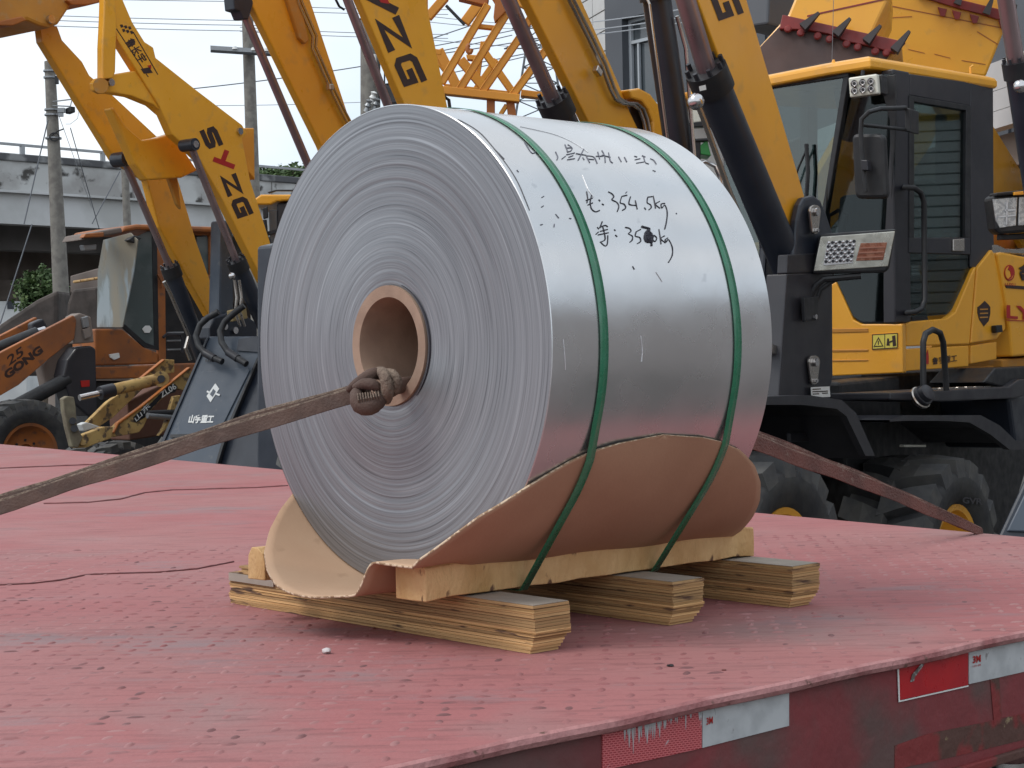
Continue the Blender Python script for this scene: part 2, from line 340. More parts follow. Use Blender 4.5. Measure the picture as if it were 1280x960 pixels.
# weld seams between plates
WELD = M('seam_weld', (.17, .05, .05), .6, col2=(.14, .05, .05), scale=20)
for px in ([(-60, 736), (0, 731), (40, 729), (75, 725), (110, 718), (150, 716.5), (200, 715), (245, 711), (292, 702)],
           [(55, 629.5), (110, 628), (150, 624), (180, 616), (215, 612.5), (270, 611), (320, 609.5), (360, 607)], [(-40, 587), (60, 583), (120, 580.5), (150, 580)]):
    P = [on_z(x, y, DZ+.0012) for x, y in px]; Q = []
    for a, b in zip(P, P[1:]):
        for k in range(8): Q.append(a.lerp(b, k/8)+V((random.uniform(-1, 1), random.uniform(-1, 1), 0))*.0012)
    r_ = .0013*(P[0]-CAM).length/2.6
    MB().tube(Q+[P[-1]], [r_*random.uniform(.8, 1.25) for _ in range(len(Q)+1)], 6).build('weld_seam', WELD, trailer, smooth=True)
# raised tread: pressed ovals, alternating, worn
mb = MB(); sp_ = .046; cnt = 0
PLT = CAM+V((-.02, 2.2, 0))
ax1 = ED; ax2 = V((-ED.y, ED.x, 0))
RES = []
for i in range(-90, 190):
    for j in range(-60, 190):
        p = E1 + ax1*(i*sp_+random.uniform(-.0012, .0012)) + ax2*(j*sp_*.5*1.0)
        if (j % 2): p = p + ax1*(sp_*.5)
        r = p-CAM; d = r.dot(CF)
        if d < 1.35 or d > 3.5: continue
        x = 640+FPX*r.dot(CX)/d; y = 480-FPX*r.dot(CU)/d
        if x < -30 or x > 1310 or y > 985: continue
        if (p-E1).dot(EN) > -.012 or (p-CRN_P).dot(ED) > -.02: continue
        if (p-F2).dot(V((FD.y, -FD.x, 0)))*(CAM-F2).dot(V((FD.y, -FD.x, 0))) < 0: continue
        if random.random() < .10+.32*max(0, math.sin(p.x*3.1+1.3*p.y)*math.sin(p.y*2.3-p.x)): continue
        a = (math.radians(38) if j % 2 else math.radians(-30)) + random.uniform(-.12, .12)
        u = ax1*math.cos(a)+ax2*math.sin(a); w = V((-u.y, u.x, 0)); ln = .0112*random.uniform(.8, 1.1); wd = .0048; hh = .0014*random.choice((.25, .5, .8, 1, 1.15))
        vs = [p+u*ln*math.cos(k*math.pi/4)+w*wd*math.sin(k*math.pi/4)+V((0, 0, -.0002)) for k in range(8)]
        vs += [p+(u*ln*math.cos(k*math.pi/4)+w*wd*math.sin(k*math.pi/4))*.55+V((0, 0, hh)) for k in range(8)]
        mb.add(vs, [[k, (k+1) % 8, 8+(k+1) % 8, 8+k] for k in range(8)]+[list(range(8, 16))])
TREAD = M('worn_tread_paint', (.27, .095, .095), .72, col2=(.34, .16, .155), scale=5, col3=(.16, .065, .066), scale3=11, lo3=.57, hi3=.66)
mb.build('tread_bumps', TREAD, trailer, kind='stuff', recalc=False, smooth=True)
# ------------------------------------------------------------------ coil on its bearers
TH = .852678; AX = V((math.sin(TH), math.cos(TH), 0)); RX = V((math.cos(TH), -math.sin(TH), 0)); UZ = V((0, 0, 1))
C0 = CAM+V((-.166693, 2.335149, .0299)); CR, CL, CORE = .33, .4166, .0835
def cyl(t, phi, r): return C0+AX*t+RX*(r*math.sin(phi))-UZ*(r*math.cos(phi))
def ray_cyl(x, y, r, far=False):
    d = ray(x, y); o = CAM-C0
    d2 = d-AX*d.dot(AX); o2 = o-AX*o.dot(AX); a = d2.dot(d2); b = 2*d2.dot(o2); c = o2.dot(o2)-r*r; q = b*b-4*a*c
    if q < 0: q = 0
    k = (-b+(1 if far else -1)*math.sqrt(q))/(2*a); P = o+d*k; h = P-AX*P.dot(AX)
    return P.dot(AX), math.atan2(h.dot(RX), -h.z)
def coil_mats():
    m = bpy.data.materials.new('wound_foil_edges'); m.use_nodes = True; t = m.node_tree; l = t.links.new; b = t.nodes['Principled BSDF']
    tc = N(t, 'ShaderNodeTexCoord'); sx = N(t, 'ShaderNodeSeparateXYZ'); l(tc.outputs['Object'], sx.inputs[0])
    def mth(op, a, bb=None):
        n = N(t, 'ShaderNodeMath', operation=op)
        for i, q in enumerate((a, bb)):
            if q is None: continue
            if isinstance(q, (int, float)): n.inputs[i].default_value = q
            else: l(q, n.inputs[i])
        return n.outputs[0]
    r = mth('SQRT', mth('ADD', mth('POWER', sx.outputs[0], 2), mth('POWER', sx.outputs[1], 2)))
    an = mth('ARCTAN2', sx.outputs[1], sx.outputs[0])
    def ring(k, ka, sc=1, det=3):
        cb = N(t, 'ShaderNodeCombineXYZ'); l(mth('MULTIPLY', r, k), cb.inputs[0]); l(mth('MULTIPLY', mth('SINE', an), ka), cb.inputs[1]); l(mth('MULTIPLY', mth('COSINE', an), ka), cb.inputs[2])
        n = N(t, 'ShaderNodeTexNoise'); n.inputs['Scale'].default_value = sc; n.inputs['Detail'].default_value = det; l(cb.outputs[0], n.inputs[0]); return n.outputs[0]
    fine, mid, big = ring(900, 1.5), ring(240, .9), ring(30, .55)
    v = mth('ADD', mth('ADD', mth('MULTIPLY', fine, .5), mth('MULTIPLY', mid, .38)), mth('MULTIPLY', big, .12))
    rp = N(t, 'ShaderNodeValToRGB'); e = rp.color_ramp.elements; e[0].position = .33; e[0].color = (.11, .118, .13, 1); e[1].position = .70; e[1].color = (.43, .445, .47, 1)
    n_ = e.new(.44); n_.color = (.245, .255, .272, 1); n_ = e.new(.57); n_.color = (.30, .31, .328, 1)
    l(v, rp.inputs[0]); l(rp.outputs[0], b.inputs['Base Color'])
    b.inputs['Metallic'].default_value = .75; b.inputs['Roughness'].default_value = .5; b.inputs['Anisotropic'].default_value = .35
    tg = N(t, 'ShaderNodeTangent'); tg.direction_type = 'RADIAL'; tg.axis = 'Z'; l(tg.outputs[0], b.inputs['Tangent'])
    bp = N(t, 'ShaderNodeBump'); bp.inputs['Strength'].default_value = .12; bp.inputs['Distance'].default_value = .001; l(v, bp.inputs['Height']); l(bp.outputs[0], b.inputs['Normal'])
    s = bpy.data.materials.new('rolled_aluminium_sheet'); s.use_nodes = True; t = s.node_tree; l = t.links.new; b = t.nodes['Principled BSDF']
    tc = N(t, 'ShaderNodeTexCoord'); b.inputs['Metallic'].default_value = .9
    def nz(sc, det, st=(1, 1, 1)):
        mp = N(t, 'ShaderNodeMapping'); mp.inputs['Scale'].default_value = st; l(tc.outputs['Object'], mp.inputs[0])
        n = N(t, 'ShaderNodeTexNoise'); n.inputs['Scale'].default_value = sc; n.inputs['Detail'].default_value = det; l(mp.outputs[0], n.inputs[0]); return n.outputs[0]
    def mr(x, a, bb, c, d):
        n = N(t, 'ShaderNodeMapRange')
        for i, q in enumerate((a, bb, c, d)): n.inputs[i+1].default_value = q
        l(x, n.inputs[0]); return n.outputs[0]
    l(mr(nz(9, 6), .35, .7, .21, .35), b.inputs['Roughness'])
    rp = N(t, 'ShaderNodeValToRGB'); e = rp.color_ramp.elements; e[0].position = .3; e[0].color = (.55, .545, .545, 1); e[1].position = .7; e[1].color = (.66, .66, .665, 1); l(nz(5, 7), rp.inputs[0])
    mxx = N(t, 'ShaderNodeMix', data_type='RGBA'); l(mr(nz(28, 3, (1, 1, .7)), .70, .74, 0, .6), mxx.inputs['Factor']); l(rp.outputs[0], mxx.inputs['A']); mxx.inputs['B'].default_value = (.45, .45, .46, 1)
    l(mxx.outputs['Result'], b.inputs['Base Color'])
    bp = N(t, 'ShaderNodeBump'); bp.inputs['Strength'].default_value = .10; bp.inputs['Distance'].default_value = .01; l(nz(7, 4), bp.inputs['Height']); l(bp.outputs[0], b.inputs['Normal'])
    return m, s
WOUND, SHEET = coil_mats()
CARDT = M('cardboard_tube', (.37, .25, .18), .85, col2=(.30, .20, .145), scale=20, bump=.1, bscale=80)
CARD = M('kraft_cardboard', (.52, .335, .215), .85, col2=(.48, .30, .19), scale=7, col3=(.38, .23, .14), scale3=25, lo3=.62, hi3=.75, bump=.04, bscale=200)
CARDO = M('shaded_outer_cardboard', (.42, .245, .15), .85, col2=(.38, .215, .13), scale=7, bump=.05, bscale=200)  # outer face darkened: shade under the roll put into the colour
CARDE = M('corrugated_cut_edge', (.62, .47, .33), .9, col2=(.32, .20, .12), scale=160, lo=.47, hi=.53)
coil = T('metal_coil', 'big roll of silver aluminium sheet lying on wooden bearers with handwritten weights', 'metal coil', C0+AX*CL/2-UZ*CR)
RM = Matrix((RX, UZ, -AX)).transposed()           # local Z looks out of the wound face
mb = MB(); prof = []; nr = 150
prof.append((CORE-.0005, .004))
for i in range(nr+1):
    r = CORE+(CR-.0012-CORE)*i/nr; prof.append((r, random.uniform(-.00022, .00022)+(.0012*math.sin(r*40))))
mb.lathe(C0, AX, prof, 160)
mb.build('wound_face', WOUND, coil, smooth=True, frame=(C0, RM))
mb = MB(); mb.lathe(C0, AX, [(CR-.0012, .0003), (CR, .0012), (CR, CL*.25), (CR, CL*.5), (CR, CL*.75), (CR, CL-.001), (CR-.002, CL), (CORE, CL)], 192)
mb.build('outer_sheet', SHEET, coil, smooth=True, frame=(C0, RM))
mb = MB(); mb.lathe(C0, AX, [(CORE, .02), (CORE-.0003, -.004), (CORE-.0165, -.0035), (CORE-.017, 0), (CORE-.017, CL+.003), (CORE-.001, CL+.003)], 72)
tubeo = mb.build('cardboard_core', CARDT, coil, smooth=True, frame=(C0, RM))
# loose inner wrap showing as a dark crescent beside the core
P = [cyl(-.0012, a, CORE+.0045+.002*math.sin(a*1.3)) for a in [math.radians(d) for d in range(40, 165, 5)]]
MB().tube(P, [.0004+.0011*math.sin(math.pi*i/(len(P)-1)) for i in range(len(P))], 6).build('inner_wrap_gap', INK, coil, smooth=True)
# handwriting
ZX = lambda p: (640+p[0]/4.8, 140+p[1]/4.8)
def stroke(mb, pts, w=.0011, zx=ZX):
    P = []
    for p in pts:
        t, ph = ray_cyl(*zx(p), CR+.0004); P.append((t, ph))
    Q = []
    for i in range(len(P)-1):
        for k in range(4):
            s = k/4; p0 = P[max(i-1, 0)]; p1 = P[i]; p2 = P[i+1]; p3 = P[min(i+2, len(P)-1)]
            f = lambda j: .5*((2*p1[j])+(-p0[j]+p2[j])*s+(2*p0[j]-5*p1[j]+4*p2[j]-p3[j])*s*s+(-p0[j]+3*p1[j]-3*p2[j]+p3[j])*s**3)
            Q.append((f(0), f(1)))
    Q.append(P[-1])
    mb.tube([cyl(t, ph, CR+.0003) for t, ph in Q], [w*(.75+.35*random.random()) for _ in Q], 6, flat=1)
def writing(name, sets, mat, w):
    mb = MB()
    for st in sets: stroke(mb, st, w)
    mb.build(name, mat, coil, recalc=False, smooth=True, kind='stuff' if name == 'ink_marks' else None)
writing('handwriting', [
 [(448, 478), (455, 520), (450, 545)], [(446, 530), (484, 516)], [(455, 558), (484, 545)], [(478, 500), (470, 540), (478, 580), (502, 598), (526, 590)], [(520, 525), (530, 535)], [(540, 550), (552, 558)],
 [(578, 478), (600, 490), (612, 508), (600, 525), (630, 542), (642, 566), (632, 597)], [(660, 505), (650, 543), (673, 552), (683, 575), (662, 590)], [(660, 505), (690, 499)],
 [(712, 508), (703, 552), (748, 560)], [(740, 530), (752, 582)], [(795, 573), (804, 586)], [(815, 510), (812, 543), (832, 556), (836, 574), (822, 586)], [(815, 510), (842, 507)],
 [(848, 503), (862, 577)], [(887, 535), (862, 553), (890, 578)], [(918, 548), (896, 552), (900, 575), (918, 558), (932, 600), (928, 655), (917, 703)]], INK, .00092)
writing('handwriting', [
 [(512, 690), (522, 703)], [(505, 733), (519, 720)], [(542, 658), (528, 694)], [(530, 690), (560, 680), (576, 690)], [(530, 716), (574, 704)], [(518, 737), (580, 724)], [(546, 690), (560, 760), (540, 777)],
 [(576, 740), (573, 790), (558, 803), (530, 778)], [(614, 704), (622, 713)], [(620, 737), (632, 748)], [(680, 692), (706, 698), (715, 715), (700, 730), (723, 744), (722, 767), (708, 781)],
 [(746, 718), (741, 744), (766, 752), (773, 775), (752, 790)], [(746, 718), (772, 704)], [(851, 738), (846, 765), (860, 776), (869, 755), (851, 738)], [(882, 703), (895, 792)], [(915, 743), (893, 760), (922, 785)],
 [(936, 755), (920, 766), (926, 780), (940, 765), (962, 810), (962, 860), (940, 902)], [(724, 925), (735, 945)]], INK, .00092)
writing('scribbled_out_digit', [[(780, 688), (826, 702), (806, 720), (800, 750), (832, 772), (836, 730), (810, 715), (824, 762), (840, 778), (806, 775), (800, 740), (838, 745), (812, 730), (830, 752), (806, 762), (822, 718)], [(838, 765), (838, 802)]], INK, .0019)
writing('faded_handwriting', [
 [(262, 240), (275, 270), (270, 287)], [(300, 281), (321, 264)], [(318, 195), (336, 242)], [(335, 195), (361, 216), (350, 235), (330, 236)], [(325, 216), (356, 214)], [(328, 256), (376, 245)], [(340, 271), (366, 261)], [(333, 286), (377, 279)],
 [(385, 249), (446, 259)], [(431, 221), (414, 256), (397, 290)], [(425, 273), (433, 286)], [(445, 262), (466, 303)], [(445, 262), (490, 269), (511, 307)], [(460, 282), (491, 285)],
 [(515, 240), (526, 281)], [(505, 265), (546, 264)], [(540, 231), (556, 262), (560, 302)], [(540, 258), (591, 271)], [(580, 244), (590, 291), (606, 306)], [(640, 269), (656, 298)], [(675, 271), (689, 298)],
 [(734, 264), (751, 269)], [(738, 286), (769, 279)], [(748, 306), (791, 299)], [(790, 268), (800, 301), (822, 311)], [(830, 279), (851, 290), (866, 312)], [(780, 261), (801, 270)]], INKL, .0009)
writing('ink_marks', [[(75, 180), (110, 235), (130, 247), (150, 232)], [(180, 512), (192, 505)], [(178, 570), (190, 562)], [(262, 612), (282, 637)], [(255, 672), (253, 690)], [(345, 637), (356, 640)], [(172, 677), (185, 674)], [(30, 348), (40, 360)], [(845, 350), (862, 356)], [(985, 605), (990, 612)], [(690, 478), (682, 486)]], INKL, .0008)
GAP = M('sheet_lap_shadow_gap', (.10, .10, .11), .5)
mb = MB(); Z4 = lambda p: (510+p[0]/4.8, 120+p[1]/4.8)
stroke(mb, [(300, 140), (420, 210), (520, 318), (645, 490), (700, 610), (730, 685)], .0007, Z4); stroke(mb, [(520, 318), (578, 378)], .0007, Z4)
mb.build('sheet_end_edge', GAP, coil, recalc=False)
SCR = M('bright_scratch', (.72, .72, .73), .5, .6)
mb = MB()
for st in ([(650, 158), (690, 167), (715, 177), (735, 190)], [(728, 219), (735, 236), (742, 246)], [(704, 424), (706, 445), (707, 462)], [(801, 420), (803, 438), (802, 452)], [(706, 240), (712, 247)], [(820, 340), (828, 352)]):
    stroke(mb, st, .0008, lambda p: p)
mb.build('scratches', SCR, coil, recalc=False)
# ------------------------------------------------------------------ bearers of laminated board
def ply_mat():
    m = bpy.data.materials.new('laminated_board'); m.use_nodes = True; t = m.node_tree; l = t.links.new; b = t.nodes['Principled BSDF']
    tc = N(t, 'ShaderNodeTexCoord'); b.inputs['Roughness'].default_value = .8; g = N(t, 'ShaderNodeNewGeometry')
    def nz(st, sc, det=5):
        mp = N(t, 'ShaderNodeMapping'); mp.inputs['Scale'].default_value = st; l(tc.outputs['Object'], mp.inputs[0])
        n = N(t, 'ShaderNodeTexNoise'); n.inputs['Scale'].default_value = sc; n.inputs['Detail'].default_value = det; l(mp.outputs[0], n.inputs[0]); return n.outputs[0]
    rp = N(t, 'ShaderNodeValToRGB'); e = rp.color_ramp.elements; e[0].position = .30; e[0].color = (.16, .075, .03, 1); e[1].position = .66; e[1].color = (.66, .42, .19, 1)
    n_ = e.new(.42); n_.color = (.45, .255, .10, 1); n_ = e.new(.5); n_.color = (.60, .37, .16, 1)
    l(nz((1.6, 1.6, 270), 1.6), rp.inputs[0])
    rr = N(t, 'ShaderNodeMapRange'); rr.inputs[1].default_value = 0; rr.inputs[2].default_value = 1; rr.inputs[3].default_value = .48; rr.inputs[4].default_value = 1.12; l(g.outputs['Random Per Island'], rr.inputs[0])
    mu = N(t, 'ShaderNodeVectorMath', operation='SCALE'); l(rp.outputs[0], mu.inputs[0]); l(rr.outputs[0], mu.inputs['Scale'])
    x = N(t, 'ShaderNodeMix', data_type='RGBA'); r2 = N(t, 'ShaderNodeMapRange'); r2.inputs[1].default_value = .60; r2.inputs[2].default_value = .68; l(nz((8, 8, 60), 2), r2.inputs[0]); l(r2.outputs[0], x.inputs['Factor'])
    l(mu.outputs[0], x.inputs['A']); x.inputs['B'].default_value = (.11, .06, .035, 1)
    l(x.outputs['Result'], b.inputs['Base Color'])
    bp = N(t, 'ShaderNodeBump'); bp.inputs['Strength'].default_value = .5; bp.inputs['Distance'].default_value = .003; l(nz((9, 9, 300), 1.2), bp.inputs['Height']); l(bp.outputs[0], b.inputs['Normal'])
    return m
PLY = ply_mat()
PLYTOP = M('weathered_board_face', (.36, .31, .26), .85, col2=(.28, .24, .20), scale=12, bump=.1, stretch=(1, 1, 1))
WOOD = M('pale_rough_pine', (.64, .41, .19), .8, col2=(.48, .27, .10), scale=16, lo=.38, hi=.68, col3=(.13, .06, .03), scale3=34, lo3=.62, hi3=.66, bump=.6, bscale=70, stretch=(1, 1, .55))
THT = .722685; TD = V((-math.sin(THT), math.cos(THT), 0)); TW = V((math.cos(THT), math.sin(THT), 0)); HT, WT = .0605, .0638
TB = [V((.02113, 2.1090)), V((.2137, 2.3104)), V((.4012, 2.4527))]
LEN = [(on_z(283, 754, DZ)-V((TB[0].x, TB[0].y, DZ))).dot(TD), .60, .60]
LBL = ['laminated board bearer under the wound end of the coil, longest in view', 'laminated board bearer under the middle of the coil, between two others', 'laminated board bearer under the end of the coil near the loader wheels']
for k in range(3):
    b0 = V((TB[k].x, TB[k].y, DZ)); nl = 15; root = T('timber_bearer', LBL[k], 'timber', b0+TD*LEN[k]/2+TW*WT/2, 'wooden bearers under the coil')
    mb = MB(); z = .0006
    for i in range(nl):
        h = HT/nl; j = [random.uniform(-.0022, .0006) for _ in range(4)]; ch = max(0, (.35-i/nl))*.045
        a, b_ = b0-TD*(j[0]-ch*.5), b0+TD*(LEN[k]+j[1]*3-(.03*(i > nl-4)*(k == 0)))
        p = [a-TW*j[2], a+TW*(WT-ch+j[3]), b_+TW*(WT+j[3]), b_-TW*j[2]]
        # slightly wavy long edge
        mb.prism([q+UZ*z for q in p], UZ*(h*random.uniform(.80, .94))); z += h
    mb.build('lamination', PLY, root, kind='stuff')
    if k: top = MB().prism([b0+UZ*(z-.0001)+TD*.002+TW*.001, b0+UZ*(z-.0001)+TD*.002+TW*(WT-.003), b0+UZ*(z-.0001)+TD*(LEN[k]-.01)+TW*(WT-.003), b0+UZ*(z-.0001)+TD*(LEN[k]-.01)+TW*.001], UZ*.0006)
    else: top = MB().prism([b0+UZ*(z-.0001)+TD*.002+TW*.001, b0+UZ*(z-.0001)+TD*.002+TW*(WT-.003), b0+UZ*(z-.0001)+TD*(.42)+TW*(WT-.003), b0+UZ*(z-.0001)+TD*(.42)+TW*.001], UZ*.0006)
    top.build('top_face', PLYTOP, root)
    if k == 0:
        s0 = b0+TD*(LEN[0]-.13)+UZ*.036-TW*.0022
        MB().prism([s0, s0+TD*.125, s0+TD*.125+UZ*.012, s0+UZ*.012], TW*.002).build('grey_sliver', PLYTOP, root)
# long planks wedging the roll
PB = DZ+HT+.001
def plank(name, label, a, b, w, h, bow, round_=False):
    root = T(name, label, 'plank', (a+b)/2, 'planks wedging the coil')
    mb = MB(); n = 14; ring = []; d = (b-a).normalized(); wv = w.normalized(); W_ = w.length
    for i in range(n+1):
        p = a.lerp(b, i/n); hb = h*(1+random.uniform(-.03, .03)); z0 = .003*abs(math.sin(i*1.3))*bow if 0 < i < n else 0
        if round_: s = [(0, 0), (0, .55), (.12, .85), (.4, 1), (.75, 1), (.95, .75), (1, 0)]
        elif i < 2: s = [(0, .02), (-.01, .5), (0, .93), (.03, 1), (.10, 1), (.45, 1-.1*i), (1, .98-.3*i), (1, 0), (.5, 0)]
        else: s = [(0, .02), (-.01, .5), (0, .93), (.03, 1), (.10, .97), (.45, .66), (1, .3), (1, 0), (.5, 0)]
        ring.append([p+wv*(q[0]*W_)+UZ*(q[1]*hb+z0+random.uniform(-.0006, .0006)) for q in s])
    m = len(ring[0]); vs = [v for r in ring for v in r]
    fs = [[i*m+k, i*m+(k+1) % m, (i+1)*m+(k+1) % m, (i+1)*m+k] for i in range(n) for k in range(m)]+[list(range(m)), [n*m+k for k in range(m)][::-1]]
    mb.add(vs, fs); mb.build('board', WOOD, root, bevel=.0015)
    return root
pa, pb = on_z(536, 749, PB), on_z(949, 690.5, PB)
pd = (pb-pa).normalized(); pw = V((-pd.y, pd.x, 0)); pw = -pw if pw.dot(RX) > 0 else pw
sh = .166-(pa-C0).dot(RX); DBG0 = sh
if sh > 0: pa += RX*sh-AX*.022; pb += RX*(.158-(pb-C0).dot(RX))-AX*.045
pd = (pb-pa).normalized(); pw = V((-pd.y, pd.x, 0)); pw = -pw if pw.dot(RX) > 0 else pw
hp = on_z(536, 749, PB); hgt = 44/FPX*(hp-CAM).dot(CF)
plank('wedge_plank', 'long pale plank running along the roll, two green straps crossing it', pa, pb, pw*.062, hgt, 1)
fa = on_z(331, 726, PB); fn = plank('wedge_plank', 'round edged plank end peeping out behind the cardboard tongue', fa-RX*.0, fa+AX*.46, -RX*.045, .046, 0, True)
# ------------------------------------------------------------------ cardboard sheet cradling the roll
RC = CR+.0035
near = [(455, 741), (525, 698), (570, 668), (600, 645), (630, 626), (655, 610), (690, 590), (720, 573), (750, 560), (790, 549), (830, 543.5), (868, 544), (900, 551), (925, 562)]
rightb = [(925, 562), (942, 580), (950, 602), (949, 625), (940, 645), (925, 662)]
ZT = PB+hgt-C0.z
def sst(x): x = max(0, min(1, x)); return x*x*(3-2*x)
def rsheet(t, p):
    w = sst(-t/.055)*sst((p-.17)/.19)
    return RC*(1-w)+min(RC, (abs(ZT)-.004)/math.cos(min(p, 1.2)))*w if w > 0 else RC
def ray_sheet(x, y):
    r = RC
    for _ in range(25): t, p = ray_cyl(x, y, r); r = .5*r+.5*rsheet(t, p)
    return ray_cyl(x, y, r)
L_ = []   # (phi, t) of the end towards the camera
for x, y in near[1:]:
    t, p = ray_sheet(x, y); L_.append((p, t))
R_ = [ray_cyl(x, y, RC) for x, y in rightb]; R_ = [(p, t) for t, p in R_]
tongue = [(365, 618), (350, 637), (337, 662), (330, 690), (333, 712), (345, 732), (365, 742), (392, 747), (420, 746)]
TG = [ray_cyl(x, y, RC, True) for x, y in tongue]; TG = [(p, t) for t, p in TG]
ALL = L_+R_[1:]; im = max(range(len(ALL)), key=lambda i: ALL[i][0])
left = sorted(TG+ALL[:im+1]); right = sorted(ALL[im:])
def interp(tab, p):
    if p <= tab[0][0]: return tab[0][1]
    for (p0, t0), (p1, t1) in zip(tab, tab[1:]):
        if p0 <= p <= p1: return t0+(t1-t0)*((p-p0)/max(p1-p0, 1e-6))
    return tab[-1][1]
pmin, pmax = left[0][0], max(left[-1][0], right[-1][0])
DBG = {'left': left, 'right': right, 'LEN': LEN, 'plank': (pa, pb, hgt), 'corner': CRN_P}
ns, nc = 90, 40; vs = []; fs = []
for i in range(ns+1):
    p = pmin+(pmax-pmin)*i/ns
    tl, tr = interp(left, p), (interp(right, p) if p > right[0][0] else right[0][1])
    if tr < tl: tr = tl+.0005
    for j in range(nc+1):
        u = j/nc; t = tl+(tr-tl)*u
        rr = rsheet(t, p)+.0012*math.sin(p*9+t*30)*(1 if p > .35 else .3)
        vs.append(cyl(t, p, rr))
fs = [[i*(nc+1)+j, i*(nc+1)+j+1, (i+1)*(nc+1)+j+1, (i+1)*(nc+1)+j] for i in range(ns) for j in range(nc)]
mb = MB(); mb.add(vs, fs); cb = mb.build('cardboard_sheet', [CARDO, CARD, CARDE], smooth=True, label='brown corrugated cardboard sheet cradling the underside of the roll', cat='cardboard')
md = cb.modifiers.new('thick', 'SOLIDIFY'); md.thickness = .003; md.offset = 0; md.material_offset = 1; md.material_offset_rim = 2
# ------------------------------------------------------------------ green straps
GREEN = M('green_plastic_strap', (.02, .165, .08), .28, col2=(.026, .185, .095), scale=40, spec=.8)
from mathutils.geometry import convex_hull_2d
for name, (sx, sy), lab in (('binding_strap', (755, 440), 'green plastic strap round the roll, the one beside the written weights and wound face'), ('binding_strap', (922, 440), 'green plastic strap round the roll at the end away from the wound face')):
    tt, _ = ray_cyl(sx, sy, CR+.001)
    pts = []
    for k in range(240):
        a = 2*math.pi*k/240; lo = interp(left, a) if pmin <= a <= pmax else 1; on = a <= math.pi and pmin < a < pmax-.02
        r = CR+.0012
        ang = a if a <= math.pi else a-2*math.pi
        if pmin < ang < pmax-.03 and interp(left, ang) < tt: r = RC+.004
        pts.append(V((r*math.sin(a), -r*math.cos(a))))
    def sec(P): return V(((P-C0).dot(RX), P.z-C0.z))
    q = pa+pd*((tt-(pa-C0).dot(AX))/pd.dot(AX)); hz = hgt
    for P in (q, q+UZ*hz, fa, fa+UZ*.03):
        s = sec(P); s.x += .0025*(1 if s.x > 0 else -1); s.y -= 0 if P is q+UZ*hz else .0006; pts.append(s)
    hull = [pts[i] for i in convex_hull_2d(pts)]
    mb = MB(); n = len(hull); w = .0072; vs = []
    for p in hull:
        P = C0+RX*p.x+UZ*p.y+AX*tt; vs += [P-AX*w, P+AX*w]
    mb.add(vs, [[2*i, 2*((i+1) % n), 2*((i+1) % n)+1, 2*i+1] for i in range(n)])
    o = mb.build(name, GREEN, smooth=True, label=lab, cat='strap', group='green straps round the coil')
    md = o.modifiers.new('thick', 'SOLIDIFY'); md.thickness = .0009; md.offset = 1
# ------------------------------------------------------------------ lashing webbing
WEB = M('dirty_brown_webbing', (.115, .070, .054), .85, col2=(.08, .05, .04), scale=18, col3=(.12, .075, .06), scale3=50, lo3=.6, hi3=.75, bump=.25, bscale=300)
WEBL = M('frayed_webbing_edge', (.25, .185, .14), .9, col2=(.15, .105, .08), scale=60, bump=.6, bscale=260)
WEBR2 = M('faded_webbing', (.27, .17, .13), .85, col2=(.13, .065, .05), scale=22, col3=(.30, .24, .20), scale3=45, lo3=.6, hi3=.72, bump=.6, bscale=220)
WEBR = M('reddish_webbing', (.155, .062, .048), .85, col2=(.10, .045, .036), scale=14, col3=(.25, .19, .15), scale3=45, lo3=.6, hi3=.72, bump=.6, bscale=220)
def webbing(root, P, face, wid, plies, th, mat, matl, rnd=.0003, step=.0046):
    """folded strap: the face ply hangs in plane 'face', the other plies lie behind, their edges stepping up"""
    n = 40; L0 = [(b-a).length for a, b in zip(P, P[1:])]; tot = sum(L0)
    def on(s):
        s *= tot
        for a, b, l0 in zip(P, P[1:], L0):
            if s <= l0+1e-9: return a.lerp(b, s/l0)
            s -= l0
        return P[-1]
    C = [on(i/n) for i in range(n+1)]; d = (P[-1]-P[0]).normalized(); up = face.cross(d).normalized(); up = -up if up.z < 0 else up
    for k in range(plies):
        mb = MB(); vs = []
        for i, c in enumerate(C):
            w = wid(i/n) if callable(wid) else wid
            o = c-face*(k*th*1.25)+up*((step(i/n) if callable(step) else step)*k+random.uniform(-rnd, rnd)+.0012*math.sin(i*.9+k))+face*random.uniform(-rnd, rnd)*.5
            vs += [o-up*w/2, o+up*w/2, o+up*w/2-face*th, o-up*w/2-face*th]
        m = 4; fs = [[i*m+q, i*m+(q+1) % m, (i+1)*m+(q+1) % m, (i+1)*m+q] for i in range(n) for q in range(m)]+[[0, 1, 2, 3], [n*m+3, n*m+2, n*m+1, n*m]]
        mb.add(vs, fs); mb.build('ply', mat if k % 2 == 0 else matl, root, smooth=False, bevel=.0006)
KN = hit(468, 489, (C0-AX*.045, AX))
wl = T('webbing_strap', 'dirty brown folded webbing strap knotted in the cardboard core and pulled across the deck', 'strap', KN-UZ*.2, 'webbing straps lashing the coil')
dK = (KN-CAM).dot(CF)
WP = [KN+V((-.004, 0, 0)), at(330, 527.5, dK-.0), at(160, 582, dK+.0), at(0, 634, dK+.02), at(-300, 735, dK+.03)]
WP.append(on_z(-470, 800, DZ+.012))
fc = V((.15, -1, .28)).normalized()
webbing(wl, WP, fc, lambda s: .020-.004*s, 4, .0022, WEB, WEBL, step=.0032)
